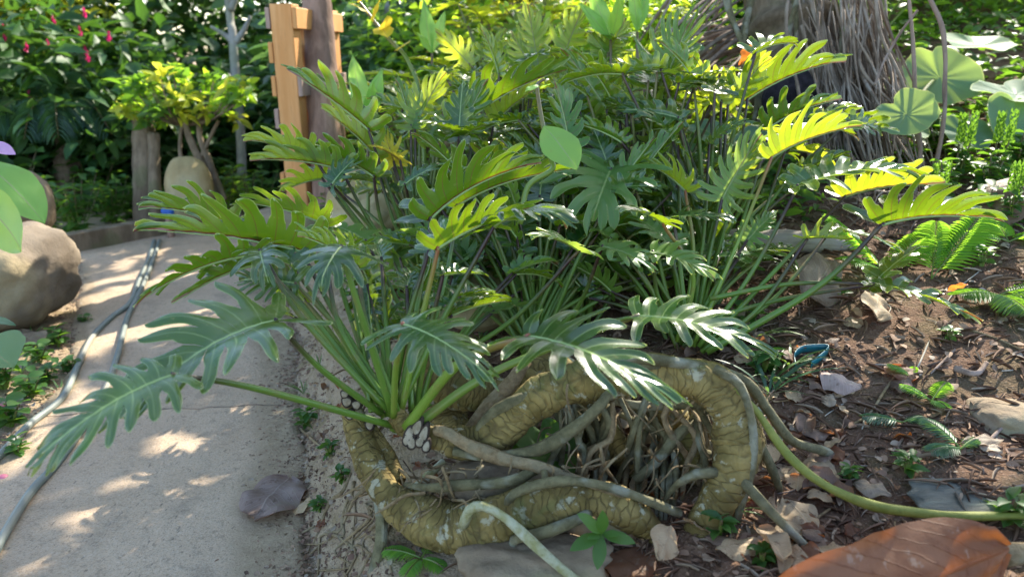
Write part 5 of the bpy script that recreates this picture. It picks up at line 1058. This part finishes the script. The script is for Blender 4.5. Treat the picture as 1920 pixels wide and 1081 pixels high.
for i, (u, v, s_, lb) in enumerate([(1290,640,1.4,'sprout under the right leaning stalks'), (620,855,.9,'tiny sprout on the bank face by the path'), (600,960,.8,'tiny sprout low on the bank face'), (575,800,1.3,'sprout on the sand beside the ringed trunk'), (640,905,.8,'tiny sprout between bank roots'), (1430,1060,.8,'tiny sprout between dead leaves at the bottom'), (1700,885,.9,'bright tiny sprout on dark litter at the right'), (1590,900,.7,'tiny sprout just above the yellow green root'), (1890,985,1.2,'sprout at the right edge above the big brown leaf'), (1400,620,1.5,'sprout beside the white marked bark'), (1780,640,.8,'tiny sprout on the bare bank'), (1550,560,1.5,'sprout under the curled leaf stalk'), (1430,700,1.4,'sprout beside the narrow striped leaves'), (1360,650,1.3,'sprout right of the leaf pointing down'), (820,780,1.2,'lime sprout behind the crown of cut scars'),(1840,500,1.3,'blue green sprout below the brown sheath')]): dup(w6, G(u, v), i*1.3, s_, lb)
w7 = grass(G(570, 740), 14, .09, 'darkgrass', 2, 'thin grass tuft on the sandy verge beside the petioles', 'small grass tufts', .035)
for i, (u, v, s_, lb) in enumerate([(600,690,1.0,'thin grass tuft higher on the sandy verge'), (580,800,.8,'thin grass tuft above the bank face'), (1480,690,1.5,'grass tuft beside the teal plastic'), (1445,720,1.5,'grass tuft with narrow striped leaves on dark soil'), (60,640,1.2,'grass tuft under the large boulder'), (115,740,1.0,'grass tuft beside the left hose'), (1500,520,1.5,'grass tuft under the spreading stalks'), (1380,960,1.0,'grass tuft touching the arching trunk foot'), (740,690,1.2,'grass tuft under the crown stalks'), (900,640,1.4,'grass tuft under the middle leaves'), (40,700,1.2,'grass tuft near the grey dead leaf')]): dup(w7, G(u, v), i*1.1, s_, lb)
grass(G(1440, 745), 9, .2, 'bluish', 12, 'striped narrow leaved tuft right of the arching trunk', None, .035)
grass(G(1410, 640), 8, .2, 'darkgrass', 14, 'long narrow leaved tuft behind the arching trunk', None, .03)

# ------------------------------------------------------------------ dead leaves
def dead(u, v, u2, v2, wr, mat, lb, shape='ovate', curl=.3, up=(0, .85, .4), lift=.006, grp='dead leaves lying on the soil', wav=.05, z=0, bulge=.10, fold=.1, seed=None, name='dead_leaf', lift2=None, sc_=0):
    a = G(u, v, lift); b = G(u2, v2, lift if lift2 is None else lift2); V, F, uv, At = broad(a, b, N3(*up), wr, shape, fold, curl, bulge, wav, 7, 18, seed or int(u+v), side_curl=sc_); 
    lo = min(p.z-H(p.x, p.y) for p in V); V = [p+Vector((0,0,max(0, .003-lo)*.7)) for p in V]
    return single(name, V, F, M[mat], lb, 'dead leaf', grp, uv=uv, origin=a)
a = P(1892, 1028, 1.04); b = P(1380, 1205, .90); V, F, uv, At = broad(a, b, N3(-.35, .12, .95), .165, 'blunt', .02, .12, .05, .022, 14, 40, 5)
single('dead_leaf', V, F, M['dead_brown'], 'very large brown dead leaf with an orange sunlit patch at the bottom right', 'dead leaf', uv=uv, origin=a)
dead(545,905, 478,985, .42, 'dead_purple', 'large mauve grey dead leaf lying on the path edge', 'blunt', .2, (0,.9,.3), .02, wav=.05)
dead(740,490, 690,560, .50, 'dead_purple', 'mauve dead leaf with stripes behind the stalks', 'ovate', .2, (-.2,.6,.7), .05, wav=.03)
dead(150,872, 188,868, .45, 'dead_tan', 'small pale dead leaf on the middle of the path', 'blunt', .5)
dead(222,805, 195,815, .35, 'dead_tan', 'tiny tan dead leaf by a twig on the path')
dead(1540,708, 1612,742, .40, 'dead_purple', 'curled mauve brown dead leaf near the teal plastic', 'blunt', .6)
dead(1470,935, 1530,1005, .40, 'dead_tan', 'long tan dead leaf right of the arching trunk foot', 'lance', .3)
dead(1490,960, 1545,1010, .3, 'dead_brown', 'reddish brown dead leaf overlapping the long tan one')
dead(1255,985, 1235,1050, .42, 'dead_tan', 'folded brown dead leaf at the end of the curved trunk', 'ovate', .2, (.3,.3,.85), .05)
dead(1150,1050, 1215,1095, .5, 'dead_brown', 'rounded brown dead leaf at the bottom below the seedling', 'blunt', .2)
dead(1420,990, 1470,1050, .35, 'dead_tan', 'pale curled dead leaf standing on edge at the bottom', 'blunt', .2, (.3,.5,.8), .03, sc_=.6)
dead(1340,1040, 1430,1030, .3, 'dead_tan', 'wrinkled tan dead leaf left of the standing one', 'ovate', .5)
dead(1440,880, 1520,900, .35, 'dead_grey', 'broad grey dead leaf beneath the yellow green root', 'ovate', .3)
dead(1540,870, 1530,930, .38, 'dead_tan', 'tan dead leaf crossing under the yellow green root')
dead(1600,915, 1670,940, .38, 'dead_grey', 'grey dead leaf right above the yellow green root')
dead(1645,600, 1638,550, .35, 'dead_tan', 'tan dead leaf hanging on the bank below the right leaf', 'ovate', .2, (.2,.3,.9), .03)
dead(1590,615, 1610,600, .5, 'xan_yellow' if False else 'dead_tan', 'small yellow brown dead leaf on the bank', 'blunt', .2)
dead(1350,590, 1410,640, .4, 'dead_grey', 'pale grey dead leaf beside the stalk roots', 'ovate', .4)
dead(1420,610, 1330,625, .4, 'dead_grey', 'whitish grey bark like dead leaf under the spreading stalks', 'blunt', .3)
dead(1510,570, 1560,500, .35, 'dead_grey', 'upright grey brown dead leaf behind the spreading stalks', 'ovate', .3, (.3,.4,.8), .04)
dead(1670,690, 1710,720, .5, 'dead_brown', 'brown withered fan leaf on the bare bank', 'blunt', .1)
dead(1880,830, 1800,835, .2, 'dead_grey', 'grey strip shaped dead leaf near the right stone')
dead(80,650, 20,635, .4, 'dead_grey', 'broad green grey dead leaf under the large boulder', 'ovate', .3)
dead(545,835, 520,842, .4, 'dead_tan', 'small dead leaf on the path beside the verge')
dead(585,945, 545,965, .4, 'dead_tan', 'torn tan dead leaf at the foot of the bank')
dead(880,930, 830,950, .4, 'dead_tan', 'torn orange tan dead leaf trapped behind the curved trunk')
dead(1170,775, 1225,815, .4, 'dead_grey', 'grey dead leaf in the dark behind the arching trunk', 'ovate', .3)
dead(1385,790, 1400,850, .4, 'dead_grey', 'grey dead leaf just right of the arching trunk', 'ovate', .3)
dead(1600,720, 1565,745, .3, 'dead_tan', 'small tan dead leaf touching the mauve curled one')
dead(1690,935, 1730,945, .3, 'dead_brown', 'small brown dead leaf by the slate slab')
dead(1830,830, 1880,850, .35, 'dead_grey', 'curled grey dead leaf at the foot of the fern clump')
gd = 'small dry leaves scattered in the litter'
shp = ['ovate', 'blunt', 'lance', 'elliptic']; protos = []
for k in range(8):
    V, F, uv, At = broad((-.03,0,0), (.03,0,0), (0,0,1), rd.uniform(.28,.45), shp[k % 4], rd.uniform(-.1,.3), rd.uniform(0,.7), rd.uniform(.05,.25), .06, 4, 9, k, side_curl=rd.uniform(0,.6))
    protos.append(mesh_from('small_dead_leaf', [tuple(v) for v in V], F, M[['dead_tan','dead_grey','dead_dark','dead_brown','dead_tan','dead_dark','dead_tan','dead_brown'][k]], uv=uv))
cnt = 0; cand = []
while cnt < 170:
    z_ = rd.random()
    if z_ < .62: u, v = rd.uniform(1180, 1700), rd.uniform(640, 1080)
    elif z_ < .75: u, v = rd.uniform(1500, 1920), rd.uniform(480, 960)
    elif z_ < .9: u, v = rd.uniform(740, 1200), rd.uniform(560, 1000)
    else: u, v = rd.uniform(540, 640), rd.uniform(700, 1080)
    g = G(u, v, .004)
    if u > 1560 and rd.random() < .75: continue
    cnt += 1
    o = bpy.data.objects.new('small_dead_leaf', protos[rd.randrange(8)]); col.objects.link(o); o.location = g+Vector((0,0,.006+.006*rd.random())); o.rotation_euler = (rd.uniform(-.5,.5), rd.uniform(-.5,.5), rd.uniform(0,6.28)); s_ = rd.uniform(.35, 1.0)*(.7 if u < 700 else 1); o.scale = (s_,)*3
    tagp(o, 'small dry leaf scattered in the litter on the soil', 'dead leaf', gd)
# fine litter : bits, needles and twigs nobody could count
def onb(x, y): return H(x, y)
n = 26000; X = rng.uniform(-.55, 2.2, n); Y = rng.uniform(.75, 3.2, n); er = np.interp(Y, EY, EX); s_ = X-er
k = (s_ > .12) & (rng.random(n) < np.clip((s_-.1)*2.2, .08, 1)*np.where((X > .75) & (Y > 1.35), .5, 1)); X = X[k]; Y = Y[k]; n = len(X); Z = np.array([H(x, y) for x, y in zip(X, Y)])+.004
a = rng.uniform(0, 6.28, n); d = np.stack([np.cos(a), np.sin(a), rng.normal(size=n)*.18], 1); nn = np.stack([rng.normal(size=n)*.5, rng.normal(size=n)*.5, np.ones(n)], 1)
isn = rng.random(n) < .62; pos = np.stack([X, Y, Z], 1)
V1, F1 = cloud(pos[isn], d[isn], nn[isn], rng.uniform(.02, .07, isn.sum()), rng.uniform(.04, .09, isn.sum()), 'blade'); V2, F2 = cloud(pos[~isn], d[~isn], nn[~isn], rng.uniform(.006, .024, (~isn).sum()), rng.uniform(.5, 1.0, (~isn).sum()), 'round')
V, F = catVF([(V1, F1), (V2, F2)]); single('leaf_litter', V, F, M['litter'], 'layer of fine brown needles, bark bits and crumbled leaves covering the bank', 'litter', kind='stuff')
# sand grains and crumbs on the path edge and in the left bed
n = 11000; Y = 1.0+3.2*rng.random(n)**1.6; er = np.interp(Y, EY, EX); el = np.interp(Y, LY, LX); X = np.where(rng.random(n) < .6, er+rng.normal(size=n)*.07+.02, el-np.abs(rng.normal(size=n))*.25+.03); Z = np.array([max(H(x, y), .011) for x, y in zip(X, Y)])+.001
a = rng.uniform(0, 6.28, n); V, F = cloud(np.stack([X, Y, Z], 1), np.stack([np.cos(a), np.sin(a), np.zeros(n)], 1), rng.normal(size=(n, 3))*.3+np.array([0, 0, 1]), rng.uniform(.003, .015, n), rng.uniform(.3, 1, n), 'round')
single('path_crumbs', V, F, M['litter'], 'crumbs of soil and leaf strewn along both path edges', 'crumbs', kind='stuff')
# ground cover where plants stand thick
def cover(name, box_, n, ll, lw, mat, lb, hmax=.12, kind='ovate'):
    X = rng.uniform(box_[0], box_[1], n); Y = rng.uniform(box_[2], box_[3], n); Z = np.array([H(x, y) for x, y in zip(X, Y)])+rng.uniform(.0, hmax, n); er = np.interp(Y, EY, EX); el = np.interp(Y, LY, LX); k = (X > er+.2) | (X < el-.05); X, Y, Z = X[k], Y[k], Z[k]; m = len(X)
    a = rng.uniform(0, 6.28, m); V, F = cloud(np.stack([X, Y, Z], 1), np.stack([np.cos(a), np.sin(a), rng.uniform(-.3, .8, m)], 1), rng.normal(size=(m, 3))*.35+np.array([0, 0, 1]), rng.uniform(.6, 1.2, m)*ll, lw, kind); single(name, V, F, M[mat], lb, 'ground cover', kind='stuff')
cover('ground_cover', (-4.2, -1.6, 4.4, 7.5), 6000, .09, .5, 'bluish', 'dark low ground cover beyond the path', .25)
cover('ground_cover', (-1.3, 4.5, 4.2, 7.5), 9000, .09, .5, 'shrub', 'green ground cover behind the clump and up the slope', .28)
cover('ground_cover', (.9, 3.6, 2.6, 4.6), 2600, .07, .6, 'shrub', 'green ground cover under the round leaves', .10)
cover('ground_cover', (-.9, 1.0, 2.2, 4.2), 4200, .06, .45, 'shrub', 'dark undergrowth beneath the lobed leaf clump', .12)
cover('ground_cover', (-2.9, -1.4, 1.2, 2.6), 220, .035, .6, 'shrub', 'sparse low green leaves on the left bed', .03)
# ------------------------------------------------------------------ fallen log, sheath, sticks, ribbon and other small things
def stick(pts, r, mat, lb, name='twig', cat='twig', lift=.004, wob=.2, taper=.6, d=None, group=None):
    P_ = [G(u, v, lift+r) if d is None else P(u, v, d) for u, v in pts]; V, F, uv = tube(P_, list(np.linspace(r, r*taper, len(P_))), n=max(12, len(P_)*8), seg=8 if r < .02 else 18, wob=wob); return single(name, V, F, M[mat], lb, cat, group, uv=uv)
stick([(1330,455),(1420,452),(1510,455),(1600,468)], .040, 'log', 'fallen grey log lying behind the spreading stalks', 'fallen_log', 'log', d=2.15, taper=.85)
stick([(1700,450),(1790,445),(1950,455)], .06, 'sheath', 'brown fallen log at the right edge behind the ferns', 'fallen_log', 'log', d=2.25, taper=1.0)
V, F, uv, At = broad(P(1765, 440, 2.15), P(1990, 330, 2.1), N3(.0, .75, .7), .22, 'blunt', .3, .4, .12, .02, 8, 20, 3); single('palm_sheath', V, F, M['sheath'], 'curved brown palm sheath lying on the slope at the right edge', 'palm sheath')
stick([(1880,1040),(1960,1030)], .018, 'rootbr', 'pale cut stick end at the right bottom corner', 'stick', 'stick', d=1.06)
stick([(415,928),(425,965),(455,1000),(500,1014),(545,1008),(590,985)], .0035, 'rootbr', 'curved bare twig on the path beside the mauve leaf')
stick([(560,800),(600,835),(640,850)], .004, 'rootbr', 'short root crossing the verge beside the ringed trunk')
stick([(1690,690),(1660,730),(1630,775),(1590,800)], .0035, 'rootbr', 'thin dead twig curving down the bank')
stick([(1810,615),(1870,635),(1915,655)], .003, 'rootbr', 'thin pale root on the upper bank')
stick([(1790,655),(1760,685),(1745,700)], .003, 'deadstick', 'short twig left of the dark fern')
stick([(1790,690),(1830,700),(1850,680)], .008, 'deadstick', 'dark piece of wood on the bank right of the fan leaf')
stick([(1850,830),(1890,790),(1925,760)], .0035, 'deadstick', 'twig lying against the flat stone')
stick([(1480,1020),(1520,980),(1560,950)], .003, 'rootbr', 'thin stalk beside the very large brown leaf')
stick([(770,930),(800,895),(830,865)], .012, 'rootpale', 'pale broken stick between the crown and the curved trunk', 'stick', 'stick')
stick([(1720,690),(1780,560),(1840,505)], .002, 'thread', 'fine grass stalk leaning over the bank')
gt = 'fine twigs strewn on the bank'
for k in range(46):
    u = rd.uniform(1360, 1900); v = rd.uniform(520, 1040); a = rd.uniform(0, 3.14); L = rd.uniform(20, 70); stick([(u, v), (u+L*.5*math.cos(a)+rd.gauss(0,5), v+L*.3*math.sin(a)), (u+L*math.cos(a), v+L*.6*math.sin(a))], rd.uniform(.0009, .0022), rd.choice(['deadstick','rootbr','thread']), 'fine dry twig strewn on the bank', group=gt, lift=.004)
# teal plastic strip
pts = [G(u, v, .02) for u, v in [(1492,690),(1490,668),(1505,655),(1535,652),(1552,654),(1540,668),(1520,682)]]; C_, _ = catmull(pts, 40); V = []; F = []
for i, c in enumerate(C_): V += [c+Vector((0,0,-.009)), c+Vector((.002,.002,.0)), c+Vector((0,0,.009))]
for i in range(40): F += [(3*i, 3*i+3, 3*i+4, 3*i+1), (3*i+1, 3*i+4, 3*i+5, 3*i+2)]
o = single('plastic_strip', V, F, M['teal'], 'crumpled teal plastic strip lying on the dark soil', 'plastic strip'); md = o.modifiers.new('s', 'SOLIDIFY'); md.thickness = .0015
# blue tap head and upright stub beside the stump
tp = Thing('garden_tap', at_depth(322, 4.2), 'small blue capped garden tap post between stump and egg boulder', 'tap'); c = at_depth(322, 4.2)
V, F, uv = tube([c, c+Vector((0,0,.14))], [.02, .018], n=4, seg=10); tp.part('post', V, F, M['post'], uv=uv); V, F = rock(c+Vector((0,0,.16)), .035, .03, .028, 3, .1, 3); tp.part('cap', V, F, M['blue'])
# far dark logs at the top centre
for i, (pts, r, lb) in enumerate([([(830,75),(900,60),(990,62)], .10, 'dark log lying across the top centre behind the lime plants'), ([(860,40),(930,25),(1040,15)], .07, 'second dark log above the first at the top centre')]): stick(pts, r, 'deadstick', lb, 'fallen_log', 'log', d=5.0)
# orange dying leaf tip and orange leaf by the tree
for (u,v,d),(u2,v2,d2),lb in [((1388,122,2.02),(1415,78,2.02),'orange red dying leaf upright in front of the grey tree'),((1775,545,1.62),(1815,533,1.6),'orange and pink dying leaf tip beside the fern fronds')]:
    V, F, uv, At = broad(P(u,v,d), P(u2,v2,d2), N3(-.2,.3,-.8), .2, 'lance', .4, .1, .1, .08, 5, 14, u); single('dying_leaf', V, F, M['orange_leaf'], lb, 'dying leaf', lf=At)
